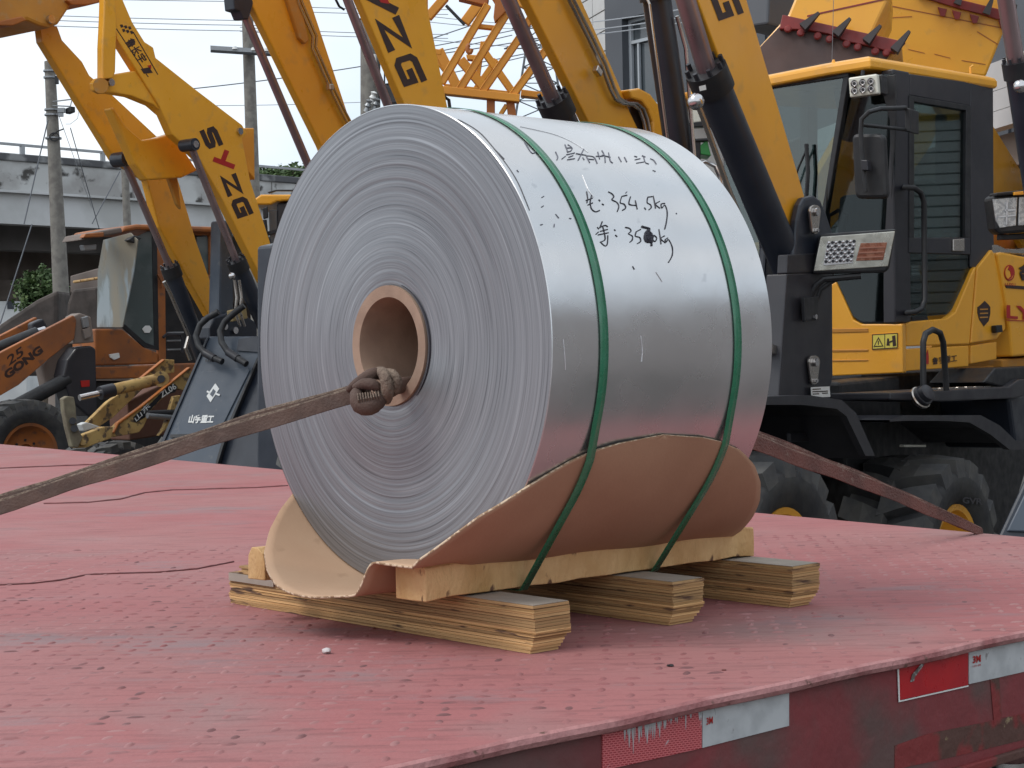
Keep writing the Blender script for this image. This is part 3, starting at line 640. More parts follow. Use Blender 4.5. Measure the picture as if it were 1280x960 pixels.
# knot: overlapping turns of the same webbing
KC = KN+AX*.012+UZ*.004
def turn(P, r, fl, name='knot_turn', mat=WEB):
    Q, S = [], []
    for i in range(len(P)-1):
        a, b, c, d = P[max(i-1, 0)], P[i], P[i+1], P[min(i+2, len(P)-1)]
        for k in range(5):
            s = k/5; Q.append(((b*2)+(c-a)*s+(a*2-b*5+c*4-d)*s*s+(b*3-a-c*3+d)*s**3)*.5); S.append((r[i]+(r[i+1]-r[i])*s)*(1+.035*math.sin(k*2.5+i)))
    P, r = Q+[P[-1]], S+[r[-1]]
    mb = MB(); mb.tube(P, r, 16, flat=fl); mb.build(name, mat, wl, smooth=True)
dk = KN
def kp(x, y, dd=0): return at(x, y, (KN-CAM).dot(CF)+dd)
turn([kp(452, 486, .0), kp(446, 494, -.02), kp(450, 506, -.028), kp(462, 508, -.03), kp(474, 500, -.026), kp(480, 488, -.01)], [.006, .0095, .0115, .012, .0105, .008], 1.1)
turn([kp(436, 487, .004), kp(447, 479, -.01), kp(458, 472, -.018), kp(468, 467, -.012), kp(477, 470, .0)], [.005, .008, .0095, .009, .006], .9)
turn([kp(444, 484, -.014), kp(455, 480, -.026), kp(466, 481, -.03), kp(475, 487, -.024)], [.005, .0085, .009, .006], .9)
turn([kp(473, 464, .0), kp(479, 467, -.026), kp(483, 478, -.036), kp(484, 491, -.03), kp(483, 500, -.012)], [.005, .0072, .008, .0085, .006], 1.2, mat=WEBL)
turn([kp(480, 466, -.004), kp(490, 468, -.024), kp(496, 477, -.026), kp(493, 487, -.02), kp(486, 493, -.006)], [.005, .0068, .007, .0072, .005], 1.1, mat=WEBL)
turn([kp(484, 486, -.01), kp(493, 484, .0), kp(505, 481, .03), kp(515, 478, .07), kp(535, 470, .2), kp(540, 470, .35)], [.008, .0085, .008, .007, .007, .007], 1.3)
mb = MB()
for j in range(9):       # woven ribs across the front turn
    x = 449+j*3.2; mb.tube([kp(x-2, 492-j*.4, -.034), kp(x-1.0, 500-j*.6, -.0425), kp(x+1, 509-j*.9, -.036)], .0011, 5)
mb.build('webbing_ribs', WEBL, wl, smooth=True)
wr = T('webbing_strap', 'rust coloured webbing strap running from behind the roll down to the trailer corner', 'strap', on_z(1225, 664, DZ), 'webbing straps lashing the coil')
p0 = C0+AX*(CL-.02); d1 = (on_z(1228, 667, DZ)-CAM).dot(CF)
WR = [C0+AX*(CL+.01)-UZ*.06-RX*.02, at(950, 556, 2.95), at(1090, 607, 3.2), at(1229, 665, d1)]
fcr = V((-.05, -1, .35)).normalized()
webbing(wr, WR, fcr, lambda s: .030-.008*s if s < .93 else .0226-.1*(s-.93), 5, .0035, WEBR, WEBR2, step=lambda s: .0066*(1-.8*s))
# ------------------------------------------------------------------ litter on the deck
STONE = M('chalky_stone', (.62, .56, .55), .9, col2=(.45, .40, .40), scale=60, bump=.4)
def pebble(label, x, y, r, mat, sq=.7):
    bm = bmesh.new(); bmesh.ops.create_icosphere(bm, subdivisions=2, radius=r)
    for v in bm.verts: v.co *= random.uniform(.75, 1.15); v.co.z *= sq
    c = on_z(x, y, DZ)+UZ*r*sq*.75; mb = MB(); mb.add([v.co+c for v in bm.verts], [[v.index for v in f.verts] for f in bm.faces]); bm.free()
    mb.build('stone', mat, label=label, cat='stone', smooth=True)
pebble('small white stone lying on the red deck in front of the bearer', 408, 817, .0062, STONE)
pebble('tiny rust flake lying on the deck close to the white reflective tape', 905, 838, .003, RUST, .3)
pebble('dark crumb of dirt on the deck before the middle bearer', 838, 833, .0042, BLK, .4)
# ================================================================== far setting
CONC = M('stained_white_concrete', (.50, .50, .49), .9, col2=(.34, .33, .32), scale=.9, lo=.45, hi=.62, col3=(.07, .065, .06), scale3=1.5, lo3=.555, hi3=.61, bump=.1, stretch=(1, 1, 1.2))
CONC2 = M('plain_white_concrete', (.56, .56, .56), .9, col2=(.44, .44, .43), scale=.8)
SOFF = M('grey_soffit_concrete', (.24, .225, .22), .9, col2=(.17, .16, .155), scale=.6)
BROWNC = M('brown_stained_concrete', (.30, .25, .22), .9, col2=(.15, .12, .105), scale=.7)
POLEC = M('old_pole_concrete', (.23, .215, .19), .9, col2=(.17, .155, .14), scale=9, bump=.3, bscale=30)
GALV = M('galvanised_steel', (.30, .31, .32), .45, .6)
pA, pB = at(0, 190, 41.7), at(330, 205, 47.6); bd = V((pB.x-pA.x, pB.y-pA.y, 0)).normalized(); bn = V((-bd.y, bd.x, 0)); bn = bn if bn.y > 0 else -bn
b0 = V((pA.x, pA.y, 0))-bd*26; BLn = 90
br = T('overpass', 'white concrete overpass with stained parapet and railing crossing behind the old loader', 'overpass', b0+bd*BLn/2)
def bspan(name, z0, z1, o0, o1, mat, s0=0, s1=BLn, **k):
    p = b0+bd*s0; q = b0+bd*s1
    return MB().prism([p+bn*o0+UZ*z0, q+bn*o0+UZ*z0, q+bn*o0+UZ*z1, p+bn*o0+UZ*z1], bn*(o1-o0)).build(name, mat, br, **k)
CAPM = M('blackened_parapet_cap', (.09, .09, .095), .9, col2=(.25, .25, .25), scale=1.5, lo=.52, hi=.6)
bspan('parapet_cap', 6.77, 6.96, -.06, .35, CAPM, bevel=.03); bspan('parapet', 6.04, 6.768, 0, .3, CONC); bspan('ledge', 5.98, 6.038, -.12, .3, CONC2)
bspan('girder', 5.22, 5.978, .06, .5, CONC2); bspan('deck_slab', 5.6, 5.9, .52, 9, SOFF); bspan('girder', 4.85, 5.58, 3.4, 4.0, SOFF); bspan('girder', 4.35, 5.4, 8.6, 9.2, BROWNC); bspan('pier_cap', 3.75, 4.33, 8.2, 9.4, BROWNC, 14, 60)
for i in range(9): bspan('pier', 0, 3.74, 8.3, 9.3, BROWNC, 2.5+10*i, 3.7+10*i)
for i in range(38):
    bspan('rail_post', 6.96, 7.2, .05, .15, GALV, 1.1+2.32*i, 1.2+2.32*i)
bspan('rail', 7.17, 7.23, .06, .14, GALV)
for i in range(20): bspan('panel_joint', 6.05, 6.76, -.004, .0, SOFF, 2.2+4.6*i, 2.24+4.6*i)
# shed and white house below the overpass
WALLW = M('white_render', (.60, .61, .61), .85, col2=(.52, .53, .53), scale=1); ROOFR = M('red_brown_sheet_roof', (.20, .10, .09), .8, col2=(.16, .08, .075), scale=2)
h0 = at(-60, 350, 66); h1 = at(30, 350, 66); hz = at(0, 362, 66).z
hs = T('white_house', 'small white house with brown roof seen under the overpass', 'house', V(((h0.x+h1.x)/2, h0.y+2, 0)))
MB().abox(h0.x, h1.x, h0.y, h0.y+4, 0, hz).build('wall', WALLW, hs)
MB().abox(h0.x-.3, h1.x+.3, h0.y-.4, h0.y+4.4, hz+.02, hz+1.3).build('roof', ROOFR, hs)
wx = at(13, 378, 66); MB().abox(wx.x-.12, wx.x+.13, h0.y-.03, h0.y-.002, wx.z-.25, wx.z+.25).build('window', NAVY, hs)
MB().abox(h0.x, h1.x, h0.y-.06, h0.y-.002, hz-.28, hz-.2).build('gutter', GALV, hs)
wl_ = at(100, 300, 58)
bw = T('site_wall', 'brown retaining wall in the shade beneath the overpass', 'wall', V((wl_.x, wl_.y, 0)))
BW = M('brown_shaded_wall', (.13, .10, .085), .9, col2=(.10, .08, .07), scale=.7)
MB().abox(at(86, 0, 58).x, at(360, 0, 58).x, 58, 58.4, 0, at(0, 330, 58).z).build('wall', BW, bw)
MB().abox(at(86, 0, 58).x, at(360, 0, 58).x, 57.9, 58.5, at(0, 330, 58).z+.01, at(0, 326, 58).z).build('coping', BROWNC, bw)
# ------------------------------------------------------------------ trees
LEAF = M('tree_leaves', (.060, .105, .028), .7, col2=(.035, .07, .02), scale=1.2, col3=(.11, .16, .05), scale3=3, lo3=.55, hi3=.7); BARK = M('bark', (.10, .075, .055), .9)
def tree(name, label, c, rx, rz, n, leaf, cat='tree', group=None):
    r = T(name, label, cat, V((c.x, c.y, 0)), group); mb = MB()
    for _ in range(n):
        while True:
            p = V((random.uniform(-1, 1), random.uniform(-1, 1), random.uniform(-1, 1)))
            if p.length < 1 and p.length > .25: break
        k = .78+.28*math.sin(p.x*7+1)*math.sin(p.y*6+p.z*8)
        q = c+V((p.x*rx*k, p.y*rx*k, p.z*rz*k)); s = leaf*random.uniform(.6, 1.3)
        u = V((random.gauss(0, 1), random.gauss(0, 1), random.gauss(0, .7))).normalized(); w = u.cross(V((random.gauss(0, 1), random.gauss(0, 1), random.gauss(0, 1)))).normalized()
        mb.add([q-u*s, q+w*s*.5, q+u*s, q-w*s*.5], [(0, 1, 2, 3)])
    mb.build('crown', LEAF, r, recalc=False)
    MB().tube([V((c.x, c.y, 0)), V((c.x+.1, c.y, c.z*.6)), c+V((0, 0, rz*.3))], [.18*rx/2+.03, .12*rx/2+.03, .03], 8).build('trunk', BARK, r, smooth=True)
    for k in range(5):
        a = k*1.26; MB().tube([V((c.x, c.y, c.z-rz*.5)), c+V((math.cos(a)*rx*.6, math.sin(a)*rx*.6, rz*random.uniform(0, .5)))], [.05, .015], 5).build('limb', BARK, r)
tc_ = at(50, 366, 37); tree('leafy_tree', 'green bushy tree under the overpass beside the concrete pole', tc_, .62, .62, 2600, .065)
for i, (x, y, rx) in enumerate(((318, 222, .7), (342, 224, .8), (362, 220, 1.0), (384, 222, .9))):
    c = at(x, y, 52); tree('hedge_shrub', 'green shrub growing on top of the overpass beyond the leaning rods', c, rx, .42, 700, .09, 'shrub', 'shrubs along the top of the overpass')
# ------------------------------------------------------------------ buildings at the back
CLAD = M('grey_cladding', (.078, .083, .095), .5, col2=(.092, .097, .108), scale=.5); CLADL = M('cream_tile', (.58, .56, .54), .6, col2=(.54, .53, .51), scale=2)
WFR = M('white_window_frame', (.42, .45, .48), .45); WGL = M('grey_window_glass', (.06, .075, .085), .08, col2=(.09, .10, .11), scale=.7, spec=.7, rvar=0)
d1_ = V((.61, -.79, 0)).normalized(); q0 = at(762, 300, 30); q0.z = 0
BP = (q0, vplane(q0, q0+d1_)[1])
bl = T('grey_building', 'large grey clad office block with tall windows rising behind the yellow loaders', 'building', q0+d1_*9)
FW = [at(777, 22, 30)]
def bwall(s0, s1, z0, z1, mat, name='wall', off=0, th=.3, bevel=0):
    a, b = q0+d1_*s0, q0+d1_*s1
    return MB().prism([a+BP[1]*off+UZ*z0, b+BP[1]*off+UZ*z0, b+BP[1]*off+UZ*z1, a+BP[1]*off+UZ*z1], -BP[1]*th).build(name, mat, bl, bevel=bevel)
def sz(x, y):
    P = hit(x, y, BP); return (P-q0).dot(d1_), P.z
s0, zt = sz(777, 24); s1, _ = sz(838, 12); _, zb = sz(800, 135)
bwall(0, s0, 0, 12, CLAD); bwall(s0, s1, 0, zb, CLAD); bwall(s0, s1, zt, 12, CLAD); bwall(s1, 24, 0, 12, CLAD)
bwall(s0+.01, s1-.01, zb+.01, zt-.01, WGL, 'window_pane', -.22, .02)
for a, b, c, e in ((s0+.002, s0+.07, zb+.002, zt-.002), (s1-.07, s1-.002, zb+.002, zt-.002), (s0+.071, s1-.071, zb+.002, zb+.08), (s0+.071, s1-.071, zt-.06, zt-.002), (s0+.071, s1-.071, sz(790, 52)[1], sz(790, 48)[1])):
    bwall(a, b, c, e, WFR, 'window_frame', -.15, .06)
bwall(s0+.22, s0+.26, zb+.09, sz(790, 53)[1], WFR, 'window_mullion', -.152, .05)
sA, zA = sz(882, 20); sB, zB = sz(960, 100)
for i in range(5): bwall(sA+(sB-sA)*i/5, sA+(sB-sA)*(i+.96)/5, 0, 12.4, CLAD, 'cladding_panel', .04, .038)
sC, sD = sz(975, 20)[0], sz(1262, 20)[0]
for i in range(6): bwall(sC+(sD-sC)*i/6, sC+(sD-sC)*(i+.97)/6, 0, 12.4, CLAD, 'cladding_panel', .05, .048)
# tiled return wall going back
dr = V((-.30, .954, 0)); rp_ = vplane(q0, q0+dr)
for i in range(22):
    for j in range(2):
        a = q0+dr*(.02+j*.62)+UZ*(.36*i+3.4); b = a+dr*.60
        MB().prism([a, b, b+UZ*.335, a+UZ*.335], -rp_[1]*.1).build('wall_tile', CLADL, bl)
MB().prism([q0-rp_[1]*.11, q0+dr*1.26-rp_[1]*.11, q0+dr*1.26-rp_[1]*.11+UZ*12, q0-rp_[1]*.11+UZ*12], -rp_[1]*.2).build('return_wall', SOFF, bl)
# white warehouse at the edge, with shutter
d2 = V((.19, -.98, 0)).normalized(); w0 = at(1240, 300, 16); w0.z = 0; w0 -= d2*6
wp = vplane(w0, w0+d2); wh = T('warehouse', 'white panelled warehouse front with grey roller shutter behind the cab', 'building', w0+d2*8)
def wspan(name, s0, s1, z0, z1, mat, off=0, th=.15):
    a, b = w0+d2*s0+wp[1]*off, w0+d2*s1+wp[1]*off
    return MB().prism([a+UZ*z0, b+UZ*z0, b+UZ*z1, a+UZ*z1], -wp[1]*th).build(name, mat, wh)
CW = M('white_fascia_panel', (.62, .60, .60), .5, col2=(.56, .55, .55), scale=1); SHUT = M('grey_shutter_slat', (.30, .31, .32), .5, .3)
for z0, z1 in ((3.58, 3.74), (3.745, 3.93), (3.935, 4.2)):
    for i in range(6): wspan('fascia_panel', i*2.6, i*2.6+2.59, z0, z1, CW)
wspan('lintel', 0, 16, 3.25, 3.57, BROWNC, -.25, .2)
for i in range(40): wspan('shutter_slat', 0, 16, .02+i*.08, .02+i*.08+.07, SHUT, -.3, .04)
wspan('shutter_backing', 0, 16, 0, 3.24, SOFF, -.36, .1); wspan('upper_wall', 0, 16, 4.21, 5.2, CLAD, -.5, .2)
yw = T('light_block_wall', 'added unseen wall blocking sky light from the side of the roll', 'wall', V((7.4, -4, 0)))  # wall added out of view to darken the coil side and cardboard
mb = MB(); mb.prism([V((6.7, 5.4, 0)), V((9.5, -14, 0)), V((9.5, -14, 3.3)), V((6.7, 5.4, 3.3))], V((.25, .04, 0))); mb.build('wall', M('block_wall_grey', (.30, .28, .275), .9, col2=(.25, .235, .23), scale=1), yw)
# ------------------------------------------------------------------ poles, pylon, wires
def pole(name, label, x0, y0, x1, y1, d, w0, w1, cat='utility pole'):
    a, b = at(x0, y0, d), at(x1, y1, d); dv = (a-b); k = b.z/dv.z*-1 if False else None
    g = b-(a-b)*(b.z/(a.z-b.z)); sc = d/FPX/2; r = T(name, label, cat, g)
    rt = w0*sc; rb = w1*sc
    MB().tube([g, b, a], [rb*1.15, rb, rt], 20).build('shaft', POLEC, r, smooth=True); return r, a, b, sc
r1, a1, b1_, sc = pole('utility_pole', 'round concrete pole with camera and bracket arms by the overpass', 62, 77, 78, 400, 30, 13, 21)
def onp(a, b, s): return a.lerp(b, s)
for s in (.04, .065, .19, .21, .30):
    p = onp(a1, b1_, s); MB().tube([p, p+V((0, 0, .03))], .115+.05*s*2, 16).build('clamp_band', GALV, r1)
P = lambda x, y, d=29.85: at(x, y, d)
MB().tube([P(66, 127), P(90, 124)], .012, 6).build('bracket_arm', GALV, r1); MB().tube([P(66, 132), P(88, 133)], .012, 6).build('bracket_arm', GALV, r1)
MB().tube([P(90, 124), P(88, 133)], .01, 6).build('bracket_arm', GALV, r1)
c = P(88, 138); MB().box(c, V((.06, -.05, .01)), V((.03, .04, 0)), V((0, 0, .05))).build('camera_head', BLK, r1, bevel=.01)
c = P(77, 138); MB().box(c, V((.06, 0, 0)), V((0, .05, 0)), V((0, 0, .04))).build('junction_box', GALV, r1); c = P(76, 143.5); MB().box(c, V((.04, 0, 0)), V((0, .04, 0)), V((0, 0, .03))).build('junction_box', GALV, r1)
c = P(71, 100); MB().box(c, V((.03, 0, 0)), V((0, .04, 0)), V((0, 0, .07))).build('junction_box', BLK, r1, bevel=.01)
ring = [P(68+6*math.cos(a), 171+5*math.sin(a)) for a in [k*.5 for k in range(14)]]; MB().tube(ring, .012, 6).build('cable_loop', BLK, r1); MB().tube([P(64, 170), P(72, 164), P(80, 161)], .012, 6).build('bracket_arm', BLK, r1)
MB().tube([P(92, 128), P(99, 136), P(97, 148), P(88, 155), P(82, 155)], .006, 5).build('drop_cable', WHITE, r1)
r2, a2, b2_, sc = pole('utility_pole', 'square grey pole carrying a steel crossarm behind the raised arms', 308, -20, 320, 330, 36, 14, 17)
a = at(263, 61, 35.7); b = at(322, 65, 35.7); e = at(350, 66.5, 35.7)
MB().prism([a+UZ*.07, e+UZ*.07, e-UZ*.02, a-UZ*.02], V((0, .12, 0))).build('crossarm', GALV, r2); MB().prism([a-UZ*.03, e-UZ*.03, e-UZ*.07, a-UZ*.07], V((0, .05, 0))).build('crossarm', BLK, r2)
for s in (0.35, .62, .8):
    q = a.lerp(e, s)-UZ*.0; MB().tube([q+UZ*.08, q+UZ*.02], [.04, .06], 10).build('insulator', WHITE, r2)
r3, a3, b3_, sc = pole('utility_pole', 'thick concrete pole with switch gear and insulators behind the roll', 463, -25, 463, 300, 26, 25, 25)
for i, (x, y, r) in enumerate(((470, 56, .055), (469, 53, .04))):
    MB().lathe(P(x, y, 25.6), V((.5, -1, 0)), [(.0, 0), (r*1.0, 0), (r*1.4, .03), (r*.6, .05), (r*1.3, .08), (.0, .08)], 20).build('insulator', WHITE, r3, smooth=True)
for x, y0, y1 in ((474, 50, 128), (481, 60, 112), (486, 80, 135)): MB().tube([P(x, y0, 25.5), P(x-.5, y1, 25.5)], .012, 6).build('drop_cable', BLK, r3)
MB().tube([P(468, 68, 25.5), P(469, 100, 25.5)], .03, 10).build('fuse_tube', WHITE, r3); MB().tube([P(482, 105, 25.5), P(485, 125, 25.5)], .05, 10).build('fuse_tube', BLK, r3)
for x, y in ((466, 122), (460, 132), (470, 130)): MB().lathe(P(x, y, 25.5), V((.3, -.3, 1)), [(.0, -.09), (.05, -.09), (.03, -.03), (.055, 0), (.03, .04), (.05, .08), (0, .1)], 12).build('insulator', WHITE if x == 466 else GALV, r3, smooth=True)
c = P(492, 119, 25.4); MB().box(c, V((.11, 0, 0)), V((0, .1, 0)), V((0, 0, .13))).build('switch_box', DARK, r3, bevel=.01)
MB().tube([P(446, 23, 25.6), P(462, 26, 25.6)], .012, 6).build('bracket_arm', BLK, r3)
pole('utility_pole', 'short weathered pole standing close against the overpass wall', 156, 212, 160, 300, 38, 9, 10)
TWR = M('pylon_steel', (.11, .12, .13), .6)
py = T('power_pylon', 'far steel lattice pylon standing in the white sky behind the crane', 'pylon', V((at(672, 0, 95).x, 95, 0)))
def bar(p, q, r, name, mat, par): MB().tube([p, q], r, 5).build(name, mat, par)
PX = lambda x, y, z=95: at(x, y, z)
def legx(side, y, zz): return (674 + side*(4+ (y+20)*.155), y)
for z in (95, 99):
    for sd_ in (-1, 1):
        bar(PX(*legx(sd_, -20, z), z), PX(*legx(sd_, 430, z), z), .07, 'tower_leg', TWR, py)
ys = [-20, 5, 28, 48, 66, 84, 104, 126, 150, 180]
for i in range(len(ys)-1):
    for z in (95, 99):
        bar(PX(*legx(-1, ys[i], z), z), PX(*legx(1, ys[i+1], z), z), .035, 'tower_brace', TWR, py); bar(PX(*legx(1, ys[i], z), z), PX(*legx(-1, ys[i+1], z), z), .035, 'tower_brace', TWR, py)
        bar(PX(*legx(-1, ys[i], z), z), PX(*legx(1, ys[i], z), z), .03, 'tower_brace', TWR, py)
for y, w_ in ((30, 34), (55, 44)):
    for z in (97,):
        bar(PX(674-w_, y+6, z), PX(674, y-5, z), .04, 'tower_arm', TWR, py); bar(PX(674, y-5, z), PX(674+w_, y+4, z), .04, 'tower_arm', TWR, py); bar(PX(674-w_, y+6, z), PX(674+w_, y+4, z), .04, 'tower_arm', TWR, py)
        for k in range(5): bar(PX(674-w_+k*w_*.45, y+6, z), PX(674-w_+(k+.5)*w_*.45, y+1, z), .025, 'tower_brace', TWR, py)
WIRE = M('grey_power_line', (.16, .17, .19), .6); WIREP = M('pale_power_line', (.38, .40, .43), .6)
def wire(x0, y0, x1, y1, d0=38, d1=None, r=.011, sag=3, mat=WIRE):
    d1 = d1 or d0; P = []
    for i in range(13):
        s = i/12; P.append(at(x0+(x1-x0)*s, y0+(y1-y0)*s+sag*4*s*(1-s), d0+(d1-d0)*s))
    MB().tube(P, r, 5).build('power_line', mat, smooth=True, label='thin overhead power line crossing the white sky', cat='power line', group='overhead power lines')
for y0, y1 in ((13, 26), (19, 32), (26, 39), (-8, 2)): wire(-80, y0, 330, y1, 40, 44, .011, 2, WIREP)
for y0, y1 in ((5, 12), (11, 18), (34, 43), (39, 48)): wire(300, y0, 560, y1, 44, 48, .011, 2, WIREP)
for y0, y1 in ((12, 30), (20, 36), (42, 58)): wire(480, y0, 640, y1, 48, 52, .011, 2, WIREP)
wire(230, 112, 470, 80, 40, 42, .014, 2); wire(470, 80, 640, 44, 40, 44, .014, 1); wire(500, 65, 720, 20, 42, 46, .014, 2); wire(520, 55, 600, 28, 38, 40, .014, 0)
wire(270, 132, 470, 127, 42, 44, .009, 1, WIREP); wire(530, 70, 770, 30, 36, 40, .013, 2); wire(600, 78, 780, 38, 36, 40, .013, 2); wire(560, 92, 700, 60, 36, 40, .012, 1)
wire(735, 28, 850, 12, 28.0, 22, .009, 1, WIREP); wire(735, 38, 850, 22, 28.0, 22, .009, 1, WIREP); wire(735, 44, 880, 24, 28.0, 22, .009, 1, WIREP)
wire(60, 150, 30, 280, 29.7, 29.7, .012, 0); wire(88, 160, 125, 290, 33, 36, .010, 0); wire(72, 140, 115, 260, 33, 36, .006, 0, WIREP); wire(150, 214, 115, 280, 37, 37, .012, 0)
wire(40, 280, 0, 405, 29, 29, .012, 0); wire(1040, 75, 1043, -40, 8.6, 8.6, .0016, 0)
# ------------------------------------------------------------------ crane jib
CRND = M('crane_reddish_paint', (.42, .13, .02), .55, col2=(.36, .11, .02), scale=3)  # redder, darker orange for top chord, hook, pin legs and trim
crn = T('lattice_crane', 'orange lattice crane jib folded low between two loader arms', 'crane', V((at(630, 0, 15).x, 15.2, 0)))
CP0 = (at(630, 60, 15), V((0, -1, 0))); CP1 = (at(630, 60, 15.8), V((0, -1, 0)))
Q3 = lambda p: (500+p[0]/5.818, p[1]/5.818)
def off_(pl, d): return (pl[0]+pl[1]*d, pl[1])
def cb_(name, pts, pl, th, mat=CRN): return solid(name, [Q3(p) for p in pts], pl, th, mat, crn, bevel=.006)
BI = [0]
def beam(name, a, b, w, pl, th, mat=CRN):
    BI[0] += 1; pl = off_(pl, -.0037*BI[0]); th += .0011*BI[0]
    a, b = V(a), V(b); d = (b-a).normalized(); nn = V((-d.y, d.x))*(w/2); return cb_(name, [a+nn, b+nn, b-nn, a-nn], pl, th, mat)
beam('rear_chord', (150, 360), (300, 380), 40, CP1, .1); beam('rear_brace', (280, 360), (420, 640), 70, CP1, .1); beam('rear_brace', (440, 430), (620, 640), 66, CP1, .1); beam('rear_brace', (620, 380), (830, 680), 50, CP1, .1)
beam('rear_brace', (250, 400), (340, 520), 40, CP1, .1); beam('rear_brace', (420, 640), (640, 330), 40, CP1, .1); beam('rear_chord', (320, 630), (830, 690), 46, CP1, .1); beam('rear_brace', (540, 660), (700, 430), 40, CP1, .1); beam('rear_brace', (600, 300), (560, 600), 30, CP1, .1)
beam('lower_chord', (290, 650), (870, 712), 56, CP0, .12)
for a, b in (((300, 600), (640, 30)), ((420, 670), (790, 70)), ((580, 690), (870, 270)), ((800, 715), (1120, 280)), ((900, 200), (1000, 60))):
    beam('lattice_brace', a, b, 52, CP0, .07); a2_ = (a[0]-20, a[1]-12); b2__ = (b[0]-20, b[1]-12); beam('brace_flange', a2_, b2__, 9, (CP0[0]-V((0, .012, 0)), CP0[1]), .09)
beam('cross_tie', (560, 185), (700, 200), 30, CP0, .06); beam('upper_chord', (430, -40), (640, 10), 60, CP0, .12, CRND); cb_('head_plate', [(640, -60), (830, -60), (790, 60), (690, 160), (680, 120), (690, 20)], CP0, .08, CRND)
beam('lattice_brace', (200, 120), (330, -30), 60, CP0, .07); beam('stub_strut', (470, 160), (580, 10), 70, CP1, .06); cb_('sheave_block', [(840, -10), (900, -20), (925, 30), (900, 60), (860, 40)], CP0, .06)
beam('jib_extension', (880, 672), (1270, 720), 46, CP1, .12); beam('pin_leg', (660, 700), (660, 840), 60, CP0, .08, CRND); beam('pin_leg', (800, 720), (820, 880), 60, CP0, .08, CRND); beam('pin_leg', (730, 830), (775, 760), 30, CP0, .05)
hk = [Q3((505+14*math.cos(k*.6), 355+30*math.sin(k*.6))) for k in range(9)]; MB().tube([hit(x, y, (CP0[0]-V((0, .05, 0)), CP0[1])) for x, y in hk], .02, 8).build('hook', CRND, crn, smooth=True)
cb_('hook_block', [(480, 395), (560, 400), (550, 440), (490, 430)], CP1, .1)
MB().tube([hit(*Q3((335, 40)), CP0), hit(*Q3((470, 180)), CP0)], .014, 6).build('pendant_rope', BLK, crn)
# ================================================================== loaders
def wheel(root, c, ax, R, Wd, nl=22, rimmat=YEL, lug=True, skew=.5):
    """a traction tyre with deep blocks; c is the centre of the outer face"""
    ax = ax.normalized(); o = c-ax*Wd/2; h = Wd/2; mb = MB()
    mb.lathe(o, ax, [(R*.54, h*.80), (R*.60, h*.94), (R*.66, h*.97), (R*.68, h*1.0), (R*.78, h*1.02), (R*.84, h*.97), (R*.865, h*.88), (R*.88, h*.6), (R*.885, 0), (R*.88, -h*.6), (R*.865, -h*.88), (R*.86, -h*.97), (R*.7, -h), (R*.54, -h*.8)], 56)
    u = V((0, 0, 1)); u = (u-ax*u.dot(ax)).normalized(); w = ax.cross(u)
    def pp(r, a, hh): return o+ax*hh+(u*math.cos(a)+w*math.sin(a))*r
    lg2 = MB()
    if lug:
        da = 2*math.pi/nl
        for k in range(nl):
            for sg in (1, -1):
                a = k*da+(da/2 if sg < 0 else 0); wa = da*.30; sk = skew*da
                vs = []
                for hh, ro, aa in ((h*1.0*sg, R*.965, a), (h*.45*sg, R*.995, a+sk*.5), (-h*.08*sg, R, a+sk)):
                    vs += [pp(R*.86, aa-wa*1.1, hh), pp(R*.86, aa+wa*1.1, hh), pp(ro, aa+wa, hh*.97), pp(ro, aa-wa, hh*.97)]
                vs[0:2] = [pp(R*.80, a-wa*1.05, h*1.01*sg), pp(R*.80, a+wa*1.05, h*1.01*sg)]
                lg2.add(vs, [(0, 1, 2, 3), (8, 9, 10, 11), (3, 2, 6, 7), (7, 6, 10, 11), (0, 3, 7, 4), (4, 7, 11, 8), (1, 2, 6, 5), (5, 6, 10, 9)])
    t = mb.build('wheel', RUB, root, smooth=True)
    if lug: lg2.build('tread_blocks', RUBL, t, kind='stuff')
    rb = MB(); rb.lathe(o, ax, [(0, h*.30), (R*.16, h*.30), (R*.17, h*.42), (R*.30, h*.36), (R*.44, h*.55), (R*.50, h*.84), (R*.555, h*.86), (R*.56, h*.78), (R*.56, -h*.7)], 40)
    rb.build('rim', rimmat, t, smooth=True)
    for k in range(8):
        a = k*math.pi/4; rod('wheel_nut', pp(R*.24, a, h*.36), pp(R*.24, a, h*.43), R*.025, DARK, t, 6)
    return t
def lcyl(root, p, q, r, mat=NAVY, gland=True):
    c = rod('lift_cylinder', p, q, r, mat, root, 20); d = (q-p).normalized()
    if gland:
        rod('gland', p-d*r*.5, p+d*r*.9, r*1.18, BLK, c, 20)
        u = d.orthogonal().normalized(); w = d.cross(u)
        for k in range(8):
            a = k*math.pi/4; b_ = p+(u*math.cos(a)+w*math.sin(a))*r*1.0; rod('gland_bolt', b_-d*r*.9, b_-d*r*.5, r*.13, DARK, c, 6)
    return c
def pins(root, fr, x, y, lat, r, mat=CHR, name='pin'):
    p = fr.pt(x, y, lat); o = rod(name, p+fr.l*.012, p-fr.l*.06, r, mat, root, 18); return o
